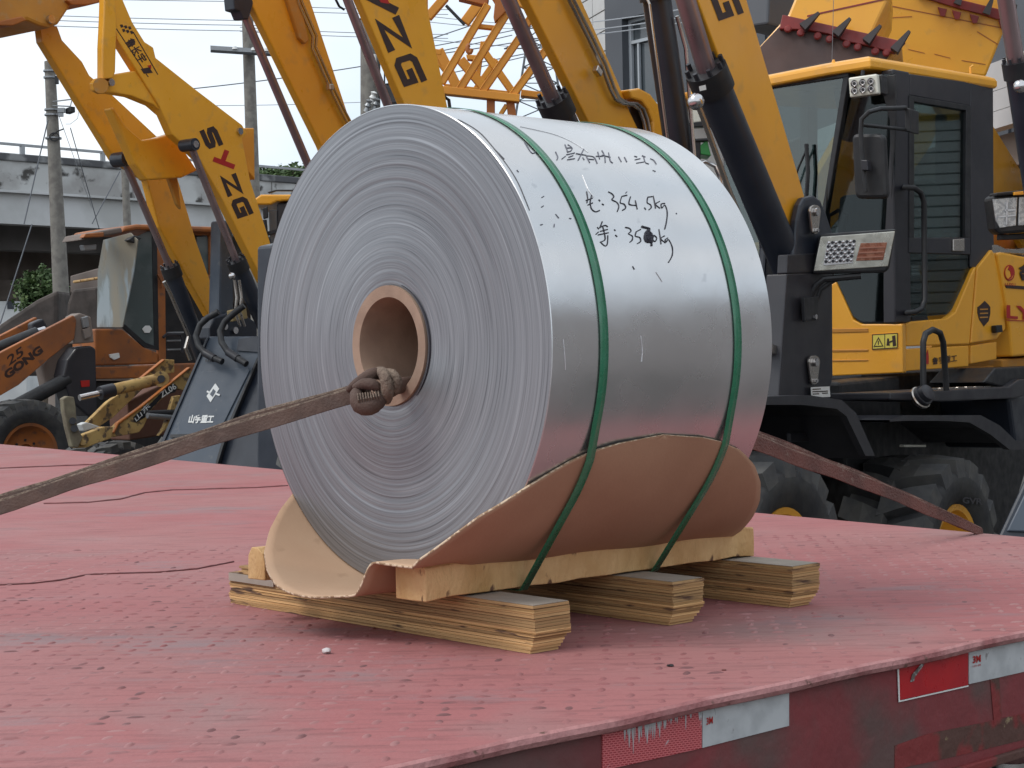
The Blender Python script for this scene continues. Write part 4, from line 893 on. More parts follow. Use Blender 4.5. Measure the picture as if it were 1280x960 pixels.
# ------------------------------------------------------------------ loader with the black framed cab (D)
D = Frame(1020, 265, 7.6, 36); gD = V((D.o.x+.9*math.sin(.63), D.o.y+1.0, 0))
ld = T('wheel_loader', 'yellow wheel loader with black framed cab, square headlamp and long mirror', 'wheel loader', gD, 'new yellow wheel loaders with raised arms')
def DS(name, px, lat, th, mat, bevel=.008, parent=None, **k): return solid(name, px, D.side(lat), th, mat, parent or ld, bevel, **k)
armD = DS('lift_arm', [(803, -200), (876, -200), (934, 0), (1006, 245), (1004, 270), (997, 285), (986, 289), (978, 283), (872, 0)], 0, .05, YEL)
glyph('G', D.side(0), (907, 3), (14, 37), (31, -11), 8, MARK, armD)
DS('lift_arm', [(558, -200), (627, -200), (727, 0), (765, 84), (788, 140), (812, 190), (760, 210), (742, 165), (660, 0)], -.9, .05, YEL)
DS('hose_guard', [(786, 112), (800, 110), (813, 117), (823, 130), (828, 150), (831, 175), (818, 175), (816, 152), (811, 138), (803, 127), (790, 123)], -.86, .06, YEL, .01)
DS('guard_plate', [(786, 120), (803, 127), (811, 138), (816, 152), (818, 175), (790, 180)], -.93, .02, DARK)
for k, o in enumerate((0, 5.2)):
    P = [D.pt(x+o, y-o*.25, -.875) for x, y in ((650, -130), (711, 0), (735, 47), (752, 82), (763, 112), (769, 124), (778, 130), (791, 131), (799, 137), (804, 150), (807, 165))]
    MB().tube(P, .0085, 8).build('hydraulic_pipe', STEEL, ld, smooth=True)
c = D.pt(747, 89, -.86); MB().box(c, D.f*.02+UZ*.012, D.l*.014, (UZ-D.f*.6).normalized()*.016).build('pipe_clamp', STEEL, ld, bevel=.004)
# lift rods and cylinders
a, b, e = D.pt(830, -90, -.03), D.pt(886, 96, -.03), D.pt(1010, 392, -.03)
rod('lift_rod', a, b, .040, ROD, ld); lc = lcyl(ld, b, e, .074)
pl_ = D.side(.05)
solid('maker_plate', [(874, 108), (882, 106), (883, 112), (875, 114)], (D.pt(878, 110, .062), D.l), .001, WHITE, lc, 0)
bp_ = D.pt(870, 127, .04); bm = bmesh.new(); bmesh.ops.create_uvsphere(bm, u_segments=14, v_segments=8, radius=.034); mb = MB(); mb.add([v.co+bp_ for v in bm.verts], [[v.index for v in f.verts] for f in bm.faces]); bm.free(); mb.build('hose_fitting', CHR, lc, smooth=True)
MB().tube([D.pt(872, 130, .05), D.pt(880, 150, .05), D.pt(912, 240, .05), D.pt(945, 320, .05)], .012, 8).build('hydraulic_pipe', STEEL, lc, smooth=True)
a, b, e = D.pt(596, -90, -.93), D.pt(694, 131, -.93), D.pt(790, 330, -.93)
rod('lift_rod', a, b, .033, ROD, ld); lcyl(ld, b, D.pt(826, 418, -.93), .066)
DS('tower_plate', [(786, 262), (792, 245), (812, 245), (830, 290), (850, 500), (780, 500)], -.84, .04, NAVY, .012); DS('front_frame', [(770, 490), (900, 490), (900, 700), (770, 700)], -.3, .5, BLK, .02); DS('pivot_block', [(790, 190), (812, 190), (824, 300), (796, 300)], -.9, .05, YEL)
# tilt cylinder in the middle
a, e = D.pt(820, -6, -.5), D.pt(890, 470, -.5); ct = rod('tilt_cylinder', a, e, .064, NAVY, ld, 24); rod('cylinder_cap', a-(e-a).normalized()*.03, a+(e-a).normalized()*.022, .076, BLK, ct, 24)
rod('tilt_rod', D.pt(800, -140, -.5), a, .04, ROD, ld)
MB().tube([D.pt(846, 20, -.42), D.pt(857, 60, -.42), D.pt(868, 196, -.42), D.pt(876, 300, -.42)], .009, 8).build('hydraulic_pipe', STEEL, ld, smooth=True)
MB().tube([D.pt(805, -10, -.48), D.pt(812, 5, -.44), D.pt(826, 110, -.44), D.pt(838, 200, -.44)], .006, 8).build('hydraulic_pipe', STEEL, ld, smooth=True)
# arm pivot tower: plates on both sides of each arm
t1 = DS('tower_plate', [(997, 275), (1001, 256), (1006, 247), (1018, 244), (1026, 250), (1033, 266), (1041, 290), (1042, 470), (1036, 500), (972, 500), (984, 350), (991, 330), (995, 300)], .05, .04, NAVY, .012)
DS('tower_plate', [(955, 275), (958, 258), (965, 250), (985, 247), (990, 262), (992, 300), (990, 500), (944, 500), (958, 310)], -.16, .04, NAVY, .012)
DS('tower_brace', [(985, 318), (1040, 316), (1041, 340), (984, 342)], .056, .05, DARK, .006)
DS('tower_post', [(984, 342), (1040, 340), (1038, 500), (973, 500)], .054, .10, DARK, .006)
for cx, cy in ((1019.5, 270), (1018.5, 458)):
    pts = [(cx+7*math.cos(a), cy-6+8*math.sin(a)) for a in [math.pi+k*math.pi/8 for k in range(9)]]+[(cx+4*math.cos(a), cy+19+4*math.sin(a)) for a in [k*math.pi/6 for k in range(7)]]
    k_ = DS('pin_keeper', pts, .075, .012, STEEL, .003); p = D.pt(cx, cy-5, .076); rod('pin_head', p+D.l*.012, p, .018, CHR, k_, 16); p = D.pt(cx, cy+18, .076); rod('keeper_bolt', p+D.l*.014, p, .009, CHR, k_, 6)
DS('data_plate', [(1014, 484), (1037, 483), (1038, 496), (1015, 497)], .075, .003, WHITE, 0)
for i, (x0, y0, x1, y1) in enumerate(((1016, 486, 1026, 485.5), (1016, 489, 1035, 488.2), (1016, 492, 1024, 491.6), (1028, 491, 1035, 490.6))): DS('print_line', [(x0, y0), (x1, y1), (x1, y1+1.2), (x0, y0+1.2)], .0765, .001, MARK, 0)
DS('pipe_end', [(962, 428), (978, 434), (976, 446), (960, 440)], .03, .05, STEEL, .006)
# chassis and fenders
DS('front_frame', [(900, 490), (1090, 490), (1110, 680), (900, 690)], -.25, .5, BLK, .02)
DS('rear_frame', [(1080, 468), (1330, 455), (1330, 690), (1110, 690)], -.30, .5, BLK, .02)
DS('articulation_block', [(1050, 478), (1125, 470), (1130, 600), (1060, 600)], -.1, .2, BLK, .015)
def fender(name, outer, inner, lat, wd):
    n = len(outer); mb = MB(); A = [D.pt(x, y, lat) for x, y in outer]; B = [D.pt(x, y, lat) for x, y in inner]
    Ab = [p-D.l*wd for p in A]
    for i in range(n-1):
        mb.add([A[i], A[i+1], B[i+1], B[i], A[i]-D.l*.03, A[i+1]-D.l*.03, B[i+1]-D.l*.03, B[i]-D.l*.03], [(0, 1, 2, 3), (4, 5, 6, 7), (3, 2, 6, 7)])
        mb.quad(A[i], A[i+1], Ab[i+1], Ab[i]); mb.quad(A[i]-UZ*.012, A[i+1]-UZ*.012, Ab[i+1]-UZ*.012, Ab[i]-UZ*.012)
    return mb.build(name, DARK, ld, recalc=False, bevel=0)
fender('fender', [(930, 499), (950, 496), (1012, 494), (1052, 500), (1070, 516), (1094, 570)], [(930, 506), (950, 506), (1004, 506), (1046, 511), (1058, 520), (1082, 570)], .28, .5)
DS('fender_stay', [(988, 541), (1075, 541), (1075, 551), (988, 553)], .0, .02, DARK, .004)
fender('fender', [(1112, 525), (1131, 519), (1180, 519), (1226, 519), (1250, 532), (1270, 551), (1330, 551)], [(1112, 527), (1131, 526), (1180, 526), (1212, 528), (1238, 543), (1262, 562), (1330, 562)], .34, .5)
wheel(ld, D.pt(990, 722, .30), D.l, .50, .42, 17)
w2 = wheel(ld, D.pt(1204, 708, .36)-D.l*0.0, D.l, .53, .44, 17)
text('tyre_lettering', 'GVR', (D.pt(1210, 640, .367), D.l), (1203, 629), (1228, 631), (1203, 621), DARK, w2, .03, depth=.002)
DS('mud_lump', [(1131, 556), (1158, 556), (1158, 559), (1131, 559)], .1, .03, LEDW, .004)
# step, cap, handles
DS('step_deck', [(1114, 491), (1262, 483), (1275, 474), (1290, 474), (1290, 492), (1268, 498), (1180, 502), (1114, 500)], .26, .30, DARK, .008)
for i in range(9): DS('tread_cleat', [(1165+i*11, 485.2-i*.45), (1173+i*11, 484.8-i*.45), (1173+i*11, 487.6-i*.45), (1165+i*11, 488-i*.45)], .20, .03, STEEL, .002)
p = D.pt(1152, 496, .29); MB().lathe(p, (D.l+UZ*.6-D.f*-.3).normalized(), [(0, .05), (.034, .05), (.040, .045), (.040, .02), (.048, .018), (.05, 0), (.04, -.03)], 28).build('filler_cap', DARK, ld, smooth=True); MB().lathe(p, (D.l+UZ*.6+D.f*.3).normalized(), [(.05, .0), (.056, -.004), (.054, -.02)], 28).build('filler_neck', STEEL, ld, smooth=True)
DS('rear_box', [(1262, 497), (1330, 480), (1330, 560), (1270, 560)], .2, .4, NAVY, .02); DS('side_skirt', [(1230, 478), (1245, 460), (1330, 455), (1330, 480), (1265, 487)], .22, .3, BLK, .01)
P = [D.pt(x, y, .30) for x, y in ((1154, 489), (1154, 428), (1157, 417), (1166, 412), (1175, 416), (1179, 428), (1183, 488))]; MB().tube(P, .0145, 10).build('step_handle', BLK, ld, smooth=True)
# ------------------------------------------------------------------ its cab
k1 = at(1119, 300, 8.45); k0 = at(1046, 300, 8.62); k00 = at(903, 300, 9.25); kc = at(1242, 300, 9.12)
PSD, PQ, PW = vplane(k1, kc), vplane(k0, k1), vplane(k00, k0)
def off(pl, d): return (pl[0]+pl[1]*d, pl[1])
cabr = ld
def CS(name, px, d, th, mat, bevel=.006, pl=PSD, parent=None): return solid(name, px, off(pl, d), th, mat, parent or ld, bevel)
CS('front_pillar', [(1116, 86), (1137, 90), (1139, 404), (1119, 404)], 0, .07, DARK, .008)
CS('cab_header', [(1137, 92), (1221, 104), (1221, 133), (1215, 133), (1137, 119)], -.004, .05, DARK, .006)
CS('rear_pillar', [(1213, 103), (1242, 108), (1243, 316), (1240, 335), (1214, 335)], -.001, .07, DARK, .008)
dr_ = CS('cab_door', [(1137, 297), (1213, 297), (1213, 318), (1137, 316)], .006, .04, DARK, .004)
solid('door_frame', [(1137, 119), (1143, 120), (1143, 297), (1137, 297)], off(PSD, .006), .04, BLK, dr_, .003); solid('door_frame', [(1208, 131), (1214, 133), (1213, 297), (1207, 297)], off(PSD, .006), .04, BLK, dr_, .003); solid('door_frame', [(1143, 120), (1208, 131), (1208, 138), (1143, 127)], off(PSD, .006), .04, BLK, dr_, .003)
solid('door_glass', [(1142, 126), (1209, 138), (1209, 297), (1142, 297)], off(PSD, -.012), .006, GLASS, dr_, 0)
solid('door_glass', [(1137, 317), (1215, 319), (1213, 336), (1190, 386), (1183, 393), (1137, 397)], off(PSD, -.012), .006, GLASSD, dr_, 0)
lk = solid('door_lock', [(1192, 299), (1206, 298), (1206, 314), (1192, 314)], off(PSD, .018), .014, STEEL, dr_, .004); solid('lock_face', [(1196, 303), (1202, 302.6), (1202, 310), (1196, 310)], off(PSD, .022), .006, CHR, lk, .002) if False else None
P = [hit(x, y, off(PSD, q)) for x, y, q in ((1131, 234, .0), (1131, 234, .07), (1143, 235, .09), (1151, 241, .09), (1155, 253, .09), (1156, 375, .09), (1152, 386, .09), (1144, 390, .08), (1134, 391, .06), (1134, 391, 0))]
MB().tube(P, .014, 10).build('grab_handle', BLK, ld, smooth=True)
CS('rear_window_bar', [(1178, 142), (1184, 143), (1184, 280), (1178, 280)], -.75, .05, BLK, .004); CS('rear_window_bar', [(1198, 150), (1211, 150), (1211, 290), (1198, 290)], -.35, .1, BLK, .004)
# far flank and back of the cab seen through the glass
CS('far_pillar', [(1085, 105), (1098, 107), (1100, 400), (1086, 400)], -1.0, .06, DARK, .006); CS('far_pillar', [(1010, 110), (1022, 112), (1024, 400), (1012, 400)], -1.0, .06, DARK, .006)
CS('far_sill', [(900, 330), (1240, 350), (1240, 420), (900, 420)], -1.05, .06, BLK, .006)
CS('seat_back', [(1146, 225), (1170, 222), (1178, 240), (1180, 330), (1146, 330)], -.35, .12, M('green_seat_cover', (.10, .15, .15), .8), .02); CS('seat_back', [(1068, 243), (1106, 240), (1112, 290), (1064, 292)], -.5, .1, M('grey_seat_cover', (.08, .10, .10), .7), .02)
CS('console', [(1150, 262), (1185, 255), (1190, 300), (1150, 300)], -.5, .2, BLK, .01)
P = [hit(x, y, off(PQ, -.3)) for x, y in ((1052, 300), (1060, 268), (1048, 263), (1036, 270), (1034, 300))]; MB().tube(P, .012, 8).build('steering_lever', BLK, ld, smooth=True)
CS('dashboard', [(1030, 318), (1119, 322), (1119, 408), (1070, 408)], -.22, .25, BLK, .01, PQ); CS('headliner', [(1040, 104), (1122, 98), (1122, 172), (1052, 176)], -.45, .1, BLK, .01, PQ); CS('far_pillar', [(1112, 90), (1126, 92), (1126, 400), (1110, 400)], -.35, .05, BLK, .004, PQ)
# quarter glass and windscreen
CS('quarter_glass', [(1058, 96), (1118, 92), (1119, 402), (1078, 402), (1067, 396), (1043, 345), (1030, 300), (1034, 230)], -.005, .006, GLASSD, 0, PQ)
CS('windscreen', [(906, 118), (962, 108), (1058, 96), (1046, 175), (1033, 235), (1020, 320), (905, 330)], 0, .006, GLASS, 0, PW)
CS('windscreen_frame', [(1054, 94), (1061, 94), (1037, 240), (1022, 330), (1016, 330), (1031, 240)], .01, .03, BLK, .004, PW)
CS('windscreen_header', [(903, 112), (962, 101), (1060, 84), (1060, 96), (962, 111), (903, 121)], .012, .06, BLK, .004, PW)
CS('windscreen_frame', [(1098, 96), (1119, 93), (1120, 150), (1114, 250), (1112, 150)], .003, .02, BLK, .003, PQ)
MB().tube([hit(x, y, off(PW, .03)) for x, y in ((1008, 180), (1010, 215), (1007, 260), (1000, 300))], .011, 6).build('wiper', BLK, ld, smooth=True); MB().tube([hit(x, y, off(PW, .025)) for x, y in ((1009, 185), (998, 210), (985, 250))], .006, 6).build('wiper', BLK, ld, smooth=True)
# roof: one slab following the cab's plan
zr = at(1090, 84, 8.47).z
RA, RB, RC_ = at(1033, 92, 8.58), at(1088, 84, 8.40), at(1247, 107, 9.13)
for p in (RA, RB, RC_): p.z = 0
inw = -PSD[1]; foot = [RA, RB, RC_, RC_+inw*.95, RA+inw*.75+V((-.1, .25, 0))]
ctr = sum(foot, V((0, 0, 0)))/5; z0 = zr-.005
def ringz(sc, z): return [ctr+(p-ctr)*sc+UZ*z for p in foot]
mb = MB(); rings = [ringz(.985, z0-.012), ringz(1.0, z0), ringz(1.0, z0+.026), ringz(.985, z0+.042), ringz(.93, z0+.055)]
vs = [v for r in rings for v in r]; mb.add(vs, [[i*5+k, i*5+(k+1) % 5, (i+1)*5+(k+1) % 5, (i+1)*5+k] for i in range(4) for k in range(5)]+[[0, 1, 2, 3, 4], [20, 21, 22, 23, 24]])
mb.build('cab_roof', YEL, ld, bevel=.006)
visor = [at(903, 116, 9.25), at(1040, 90, 8.62)]
for p in visor: p.z = 0
zv = at(962, 104, 8.97).z
MB().prism([visor[0]+UZ*(zv), visor[1]+UZ*(zv), visor[1]+V((.05, .22, 0))+UZ*zv, visor[0]+V((.12, .3, 0))+UZ*zv], UZ*.035).build('roof_visor', BLK, ld, bevel=.012)
for i in range(3): MB().tube([visor[0]+UZ*(zv+.012+.016*i)+V((0, -.004, 0)), visor[1]+UZ*(zv+.012+.016*i)+V((0, -.004, 0))], .003, 5).build('visor_rib', DARK, ld)
p = at(1042, 82, 8.6); MB().lathe(p, UZ, [(.02, -.02), (.016, .0), (.006, .03), (0, .03)], 14).build('antenna_base', YEL, ld, smooth=True)
MB().tube([hit(x, y, off(PSD, -.1)) for x, y in ((1213, 92), (1213, 84), (1216, 82))], .006, 6).build('roof_hook', YEL, ld, smooth=True)
# work lamp
wlm = CS('work_lamp', [(1060, 97), (1096, 92), (1098, 117), (1062, 122)], .16, .05, LEDW, .008, PQ)
solid('lamp_case', [(1096, 93), (1103, 93), (1104, 117), (1098, 118)], off(PQ, .13), .07, BLK, wlm, .006)
for i in range(3):
    for j in range(2):
        p = hit(1068+i*10.3-(j*-.4), 104.5-i*1.4+j*9, off(PQ, .161)); MB().lathe(p, PQ[1], [(0, .002), (.012, .002), (.017, .010), (.019, .0)], 14).build('led', CHR, wlm, smooth=True)
        MB().lathe(p, PQ[1], [(0, .004), (.008, .004), (.008, 0)], 10).build('led_chip', BLK, wlm)
MB().tube([hit(x, y, off(PQ, .1)) for x, y in ((1078, 96), (1079, 88))], .01, 6).build('lamp_bracket', BLK, ld)
# mirror
def rr(x0, y0, x1, y1, r, sk=0):
    P = []
    for cx, cy, a0 in ((x1-r, y0+r, -90), (x1-r, y1-r, 0), (x0+r, y1-r, 90), (x0+r, y0+r, 180)):
        for k in range(5):
            a = math.radians(a0+k*22.5); y = cy+r*math.sin(a); P.append((cx+r*math.cos(a)+sk*(y-y0), y))
    return P
mr_ = CS('mirror', rr(1064, 167, 1105, 248, 7, .05), .42, .05, BLK, .016, PQ)
P = [hit(x, y, off(PQ, q)) for x, y, q in ((1132, 135, .12), (1100, 136, .40), (1086, 140, .46), (1077, 149, .46), (1076, 165, .46), (1078, 200, .46), (1082, 240, .46))]; MB().tube(P, .0115, 8).build('mirror_arm', BLK, ld, smooth=True)
MB().tube([hit(x, y, off(PQ, q)) for x, y, q in ((1132, 162, .12), (1105, 159, .36), (1076, 156, .46))], .009, 8).build('mirror_arm', BLK, ld, smooth=True)
CS('mirror_clamp', [(1076, 200), (1084, 200), (1085, 213), (1077, 213)], .49, .05, DARK, .004, PQ)
CS('mirror_mount', [(1131, 134), (1138, 136), (1138, 165), (1131, 164)], .13, .12, BLK, .004, PQ)
# headlamp on its bracket
HL = (D.pt(1066, 318, .22), (D.l*.45+D.f).normalized()); HLP = (HL[0], (V((-.12, -1, -.05))).normalized())
hb = solid('headlamp', [(1015, 343), (1024, 297), (1030, 292), (1121, 286), (1119, 293), (1112, 336), (1106, 341)], HLP, .13, BLK, ld, .012)
solid('lamp_bezel', [(1017, 339), (1026, 296), (1119, 289), (1110, 333)], off(HLP, .006), .01, LENS, hb, .003)
solid('clear_lens', [(1029, 332), (1034, 302), (1070, 300), (1066, 329)], off(HLP, .010), .004, CHR, hb, .001)
for i in range(8):
    for j in range(6):
        x = 1031.5+i*4.5+(5-j)*.75; y = 303.5+j*4.7-i*.28; q = hit(x+1, y, off(HLP, .0145))
        if (i+j) % 2 == 0: MB().lathe(q, HLP[1], [(0, .004), (.006, .003), (.0078, 0)], 8).build('led', CHR, hb, smooth=True)
        else: MB().lathe(q, HLP[1], [(0, .0015), (.0062, .0015), (.0072, 0)], 8).build('led_socket', DARK, hb, smooth=True)
solid('amber_lens', [(1070, 326), (1076, 304), (1109, 303), (1104, 325)], off(HLP, .012), .006, AMB, hb, .002)
for k in range(3): solid('lens_rib', [(1074.5-k*1.6, 309+k*6), (1107-k*1.4, 307.6+k*6), (1106.6-k*1.4, 309.4+k*6), (1074-k*1.6, 311+k*6)], off(HLP, .015), .003, AMBR, hb, 0)
MB().tube([hit(x, y, off(HLP, -.02)) for x, y in ((1076, 345), (1030, 349), (1021, 356), (1010, 374), (1010, 395))], .014, 8).build('lamp_bracket', BLK, ld, smooth=True)
MB().tube([hit(x, y, off(HLP, -.03)) for x, y in ((1044, 349), (1026, 362), (1020, 378))], .010, 8).build('lamp_bracket', BLK, ld, smooth=True)
bk = DS('bracket_plate', [(1006, 372), (1024, 370), (1023, 400), (1007, 402)], .09, .02, BLK, .004)
p = D.pt(1017, 396, .092); rod('bracket_bolt', p+D.l*.014, p, .012, CHR, bk, 6)
# body panels
CS('cab_side_panel', [(1037, 357), (1045, 352), (1067, 400), (1077, 405), (1128, 405), (1129, 466), (1040, 470)], .004, .05, YEL, .006, PQ)
for y0, y1, mt in ((411, 416, YELD), (437, 440, YELD), (450, 452, YELD)): CS('pressed_rib', [(1040, y0), (1085, y0-.5), (1085, y1-1), (1040, y1)], .008, .006, mt, .002, PQ)
lb = CS('warning_label', [(1090, 418), (1122, 416), (1122, 435), (1090, 437)], .008, .003, YLAB, 0, PQ)
for px in ([(1090, 418), (1122, 416), (1122, 417), (1090, 419)], [(1090, 436), (1122, 434), (1122, 435), (1090, 437)], [(1105.5, 417), (1106.3, 417), (1106.3, 436), (1105.5, 436)], [(1090, 418), (1091, 418), (1091, 437), (1090, 437)], [(1121, 416), (1122, 416), (1122, 435), (1121, 435)]): solid('label_print', px, off(PQ, .009), .0008, MARK, lb, 0)
solid('label_print', [(1098, 421), (1104.3, 433), (1091.8, 433.6)], off(PQ, .0095), .0008, MARK, lb, 0); solid('label_face', [(1098, 424), (1102.5, 432), (1093.7, 432.4)], off(PQ, .0102), .0008, YLAB, lb, 0); solid('label_print', [(1097.3, 426), (1098.7, 426), (1098.5, 431), (1097.5, 431)], off(PQ, .0109), .0008, MARK, lb, 0)
for px in ([(1109, 423), (1111, 423), (1112, 432), (1108, 432)], [(1115, 420), (1119, 419), (1120, 432), (1116, 433)], [(1111, 427), (1116, 425), (1116, 427), (1111, 429)]): solid('label_print', px, off(PQ, .0095), .0008, MARK, lb, 0)
CS('door_lower_panel', [(1133, 405), (1140, 402), (1184, 398), (1195, 390), (1217, 338), (1220, 333), (1212, 430), (1133, 433)], .014, .04, YEL, .006); CS('sill_panel', [(1133, 436), (1211, 432), (1211, 458), (1133, 464)], .012, .04, YEL, .005)
CS('door_edge_strip', [(1128, 404), (1132, 404), (1132, 466), (1128, 466)], .012, .03, YELD, .002)
text('lettering', '鲁宇重工', PSD, (1162, 456), (1193, 452), (1162, 447), MARK, ld, .02, lift=.016)
CS('logo_flame', [(1158, 455), (1158, 444), (1160, 437), (1161, 445), (1161, 455)], .016, .002, MARKR, 0)
sh = CS('shield_panel', [(1222, 335), (1240, 312), (1243, 317), (1247, 333), (1256, 378), (1257, 411), (1246, 424), (1214, 429)], .016, .04, YEL, .006); CS('sill_panel', [(1214, 432), (1246, 427), (1246, 449), (1214, 455)], .010, .04, YEL, .005)
em = CS('shield_emblem', [(1222, 384), (1226, 381), (1231, 376), (1236, 381), (1238, 384), (1238, 392), (1236, 401), (1230, 408), (1224, 399), (1222, 391)], .0185, .002, MARK, 0)
for y in (386, 391, 396): solid('emblem_print', [(1225, y), (1235, y-.4), (1235, y+1.2), (1225, y+1.6)], off(PSD, .0195), .0008, YELD, em, 0)
hd = CS('engine_hood', [(1247, 316), (1253, 315), (1345, 334), (1345, 440), (1266, 446), (1263, 413), (1257, 376), (1249, 332)], .03, .5, YEL, .012)
CS('hood_band', [(1257, 356), (1345, 362), (1345, 366), (1258, 360)], .034, .01, MARK, .001); CS('hood_lower', [(1252, 449), (1345, 443), (1345, 470), (1254, 470)], .0, .3, YELD, .008); CS('chassis_stub', [(1218, 459), (1242, 457), (1242, 480), (1218, 484)], -.03, .1, YELD, .004)
cx, cy = 1262, 341; ringp = [(cx+6.5*math.cos(a), cy+10*math.sin(a)) for a in [k*math.pi/12 for k in range(24)]]
CS('hood_emblem', ringp, .034, .002, MARKR, 0); CS('emblem_face', [(cx+(x-cx)*.78, cy+(y-cy)*.82) for x, y in ringp], .036, .002, YEL, 0)
CS('emblem_swirl', [(1260, 349), (1264, 345), (1263, 339), (1260, 337), (1262, 332), (1267, 336), (1267, 343), (1264, 348)], .038, .002, MARKR, 0)
text('lettering', 'LUYU', off(PSD, .034), (1256, 357), (1269, 357.6), (1256, 353.5), MARKR, ld, .02); text('lettering', '鲁', off(PSD, .034), (1273, 350), (1296, 352), (1273, 329), MARK, ld, .05)
text('lettering', 'LYSZG', off(PSD, .034), (1258, 398), (1345, 404), (1258, 381), MARKR, ld, .03); CS('letter_rule', [(1258, 399.5), (1330, 403), (1330, 404), (1258, 400.5)], .034, .002, MARKR, 0)
CS('tail_bracket', [(1240, 306), (1247, 306), (1258, 311), (1300, 312), (1300, 318), (1247, 316), (1241, 318)], .0, .04, STEEL, .004)
CS('hood_latch', [(1245, 407), (1253, 406), (1254, 415), (1246, 416)], .05, .03, BLK, .004)
# ------------------------------------------------------------------ next loader along at the frame edge (E)
E_ = Frame(1278, 640, 5.6, 36)
le = T('wheel_loader', 'wheel loader at the frame edge showing a slate front cover, lamp and lift cylinder', 'wheel loader', V((E_.o.x+.5, E_.o.y+.6, 0)), 'new yellow wheel loaders with raised arms')
EP = (E_.o, (V((-.25, -.9, .25))).normalized())
fcv = solid('front_cover', [(1247, 672), (1286, 588), (1330, 520), (1420, 520), (1400, 672), (1380, 760), (1215, 760)], EP, .05, NAVY, le, .01)
solid('cover_panel', [(1258, 664), (1283, 612), (1330, 540), (1400, 540), (1380, 668)], off(EP, .012), .01, NAVYL, fcv, .006)
solid('cover_side', [(1286, 588), (1330, 520), (1420, 520), (1400, 672)], off(EP, -.06), .4, BLK, le, .01)
a, b, e = E_.pt(1238, -120, 0), E_.pt(1271, 84, 0), E_.pt(1330, 470, 0); rod('lift_rod', a, b, .028, ROD, le); lcyl(le, b, e, .04)
p = E_.pt(1275, 108, .05); bm = bmesh.new(); bmesh.ops.create_uvsphere(bm, u_segments=12, v_segments=8, radius=.022); mb = MB(); mb.add([v.co+p for v in bm.verts], [[v.index for v in f.verts] for f in bm.faces]); bm.free(); mb.build('hose_fitting', CHR, le, smooth=True)
solid('lift_arm', [(1290, -200), (1370, -200), (1520, 300), (1450, 320)], E_.side(.1), .05, YEL, le, .008)
HE = (at(1262, 270, 6.9), V((0, -1, -.05)).normalized())
he = solid('headlamp', [(1239, 247), (1246, 243), (1330, 236), (1322, 287), (1250, 293), (1244, 286)], HE, .12, BLK, le, .012)
GLN = M('grey_lamp_lens', (.42, .43, .44), .2, .4, col2=(.62, .63, .63), scale=70, lo=.46, hi=.54)
solid('clear_lens', [(1241, 249), (1272, 246), (1270, 282), (1250, 285), (1245, 276)], off(HE, .006), .01, GLN, he, .002); solid('clear_lens', [(1274, 246), (1320, 243), (1316, 280), (1273, 282)], off(HE, .006), .01, GLN, he, .002)
for px in ([(1256, 262), (1270, 261), (1270, 263), (1256, 264)], [(1258, 252), (1260, 252), (1259, 281), (1257, 281)], [(1248, 270), (1270, 268), (1270, 270), (1248, 272)]): solid('lens_rib', px, off(HE, .01), .003, CHR, he, 0)
solid('lamp_visor', [(1245, 241), (1330, 232), (1330, 237), (1245, 245)], off(HE, .03), .1, BLK, he, .004); solid('lamp_reflector', [(1268, 240), (1300, 237), (1300, 242), (1268, 244)], off(HE, .05), .02, YEL, he, .002)
solid('lamp_bracket', [(1250, 293), (1400, 285), (1400, 295), (1250, 300)], off(HE, -.05), .05, BLK, le, .004); wheel(le, E_.pt(1460, 720, .3), E_.l, .5, .4, 20)
# ------------------------------------------------------------------ loaders behind with raised buckets (F, G)
TOOTH = M('bucket_tooth_steel', (.055, .045, .045), .5, .3); BIN = M('bucket_inside_primer', (.075, .042, .036), .6, col2=(.10, .055, .045), scale=3); REDE = M('red_cutting_edge', (.23, .022, .018), .5, col2=(.17, .02, .018), scale=6)
def bucket(root, pl, body, bmat, inside, edge, teeth, th=.9):
    b = solid('bucket', body, pl, th, bmat, root, .02)
    if inside: solid('bucket_inside', inside, off(pl, .012), .01, BIN, b, .002)
    solid('cutting_edge', edge, off(pl, .05), .05, REDE, b, .006)
    for (x0, y0), (x1, y1) in teeth:
        a, c = hit(x0, y0, off(pl, .06)), hit(x1, y1, off(pl, .09)); d = (c-a).normalized(); w = d.cross(pl[1]).normalized()
        MB().add([a-w*.032, a+w*.032, a+w*.032+pl[1]*.07, a-w*.032+pl[1]*.07, c-w*.010, c+w*.010, c+w*.010+pl[1]*.03, c-w*.010+pl[1]*.03], [(0, 1, 2, 3), (4, 5, 6, 7), (0, 1, 5, 4), (1, 2, 6, 5), (2, 3, 7, 6), (3, 0, 4, 7)]).build('bucket_tooth', TOOTH, b)
    return b
FF = Frame(1060, 120, 12.5, 36); lf = T('wheel_loader', 'loader behind the cab tipping a bucket with dark inside and red toothed lip', 'wheel loader', V((FF.o.x+.6, FF.o.y+.8, 0)), 'new yellow wheel loaders with raised arms')
FPn = (FF.o, V((-.25, -.95, .15)).normalized())
bk_ = bucket(lf, FPn, [(985, 18), (1005, -30), (1112, -30), (1110, 0), (1090, 42), (1128, 50), (1100, 90), (1050, 96), (940, 96), (945, 62)], YEL, [(947, 62), (983, 24), (1122, 52), (1098, 90), (1050, 96), (940, 97)], [(978, 18), (1132, 52), (1118, 66), (1085, 57), (1060, 52), (1035, 42), (1008, 37), (974, 36)], [((1004, 37), (1024, 17)), ((1045, 46), (1063, 24)), ((1083, 55), (1101, 33)), ((1118, 66), (1137, 40))], .7)
solid('bucket_weld_line', [(1009, 19), (1110, -3), (1110, -1), (1009, 21)], off(FPn, .004), .006, REDE, bk_, 0)
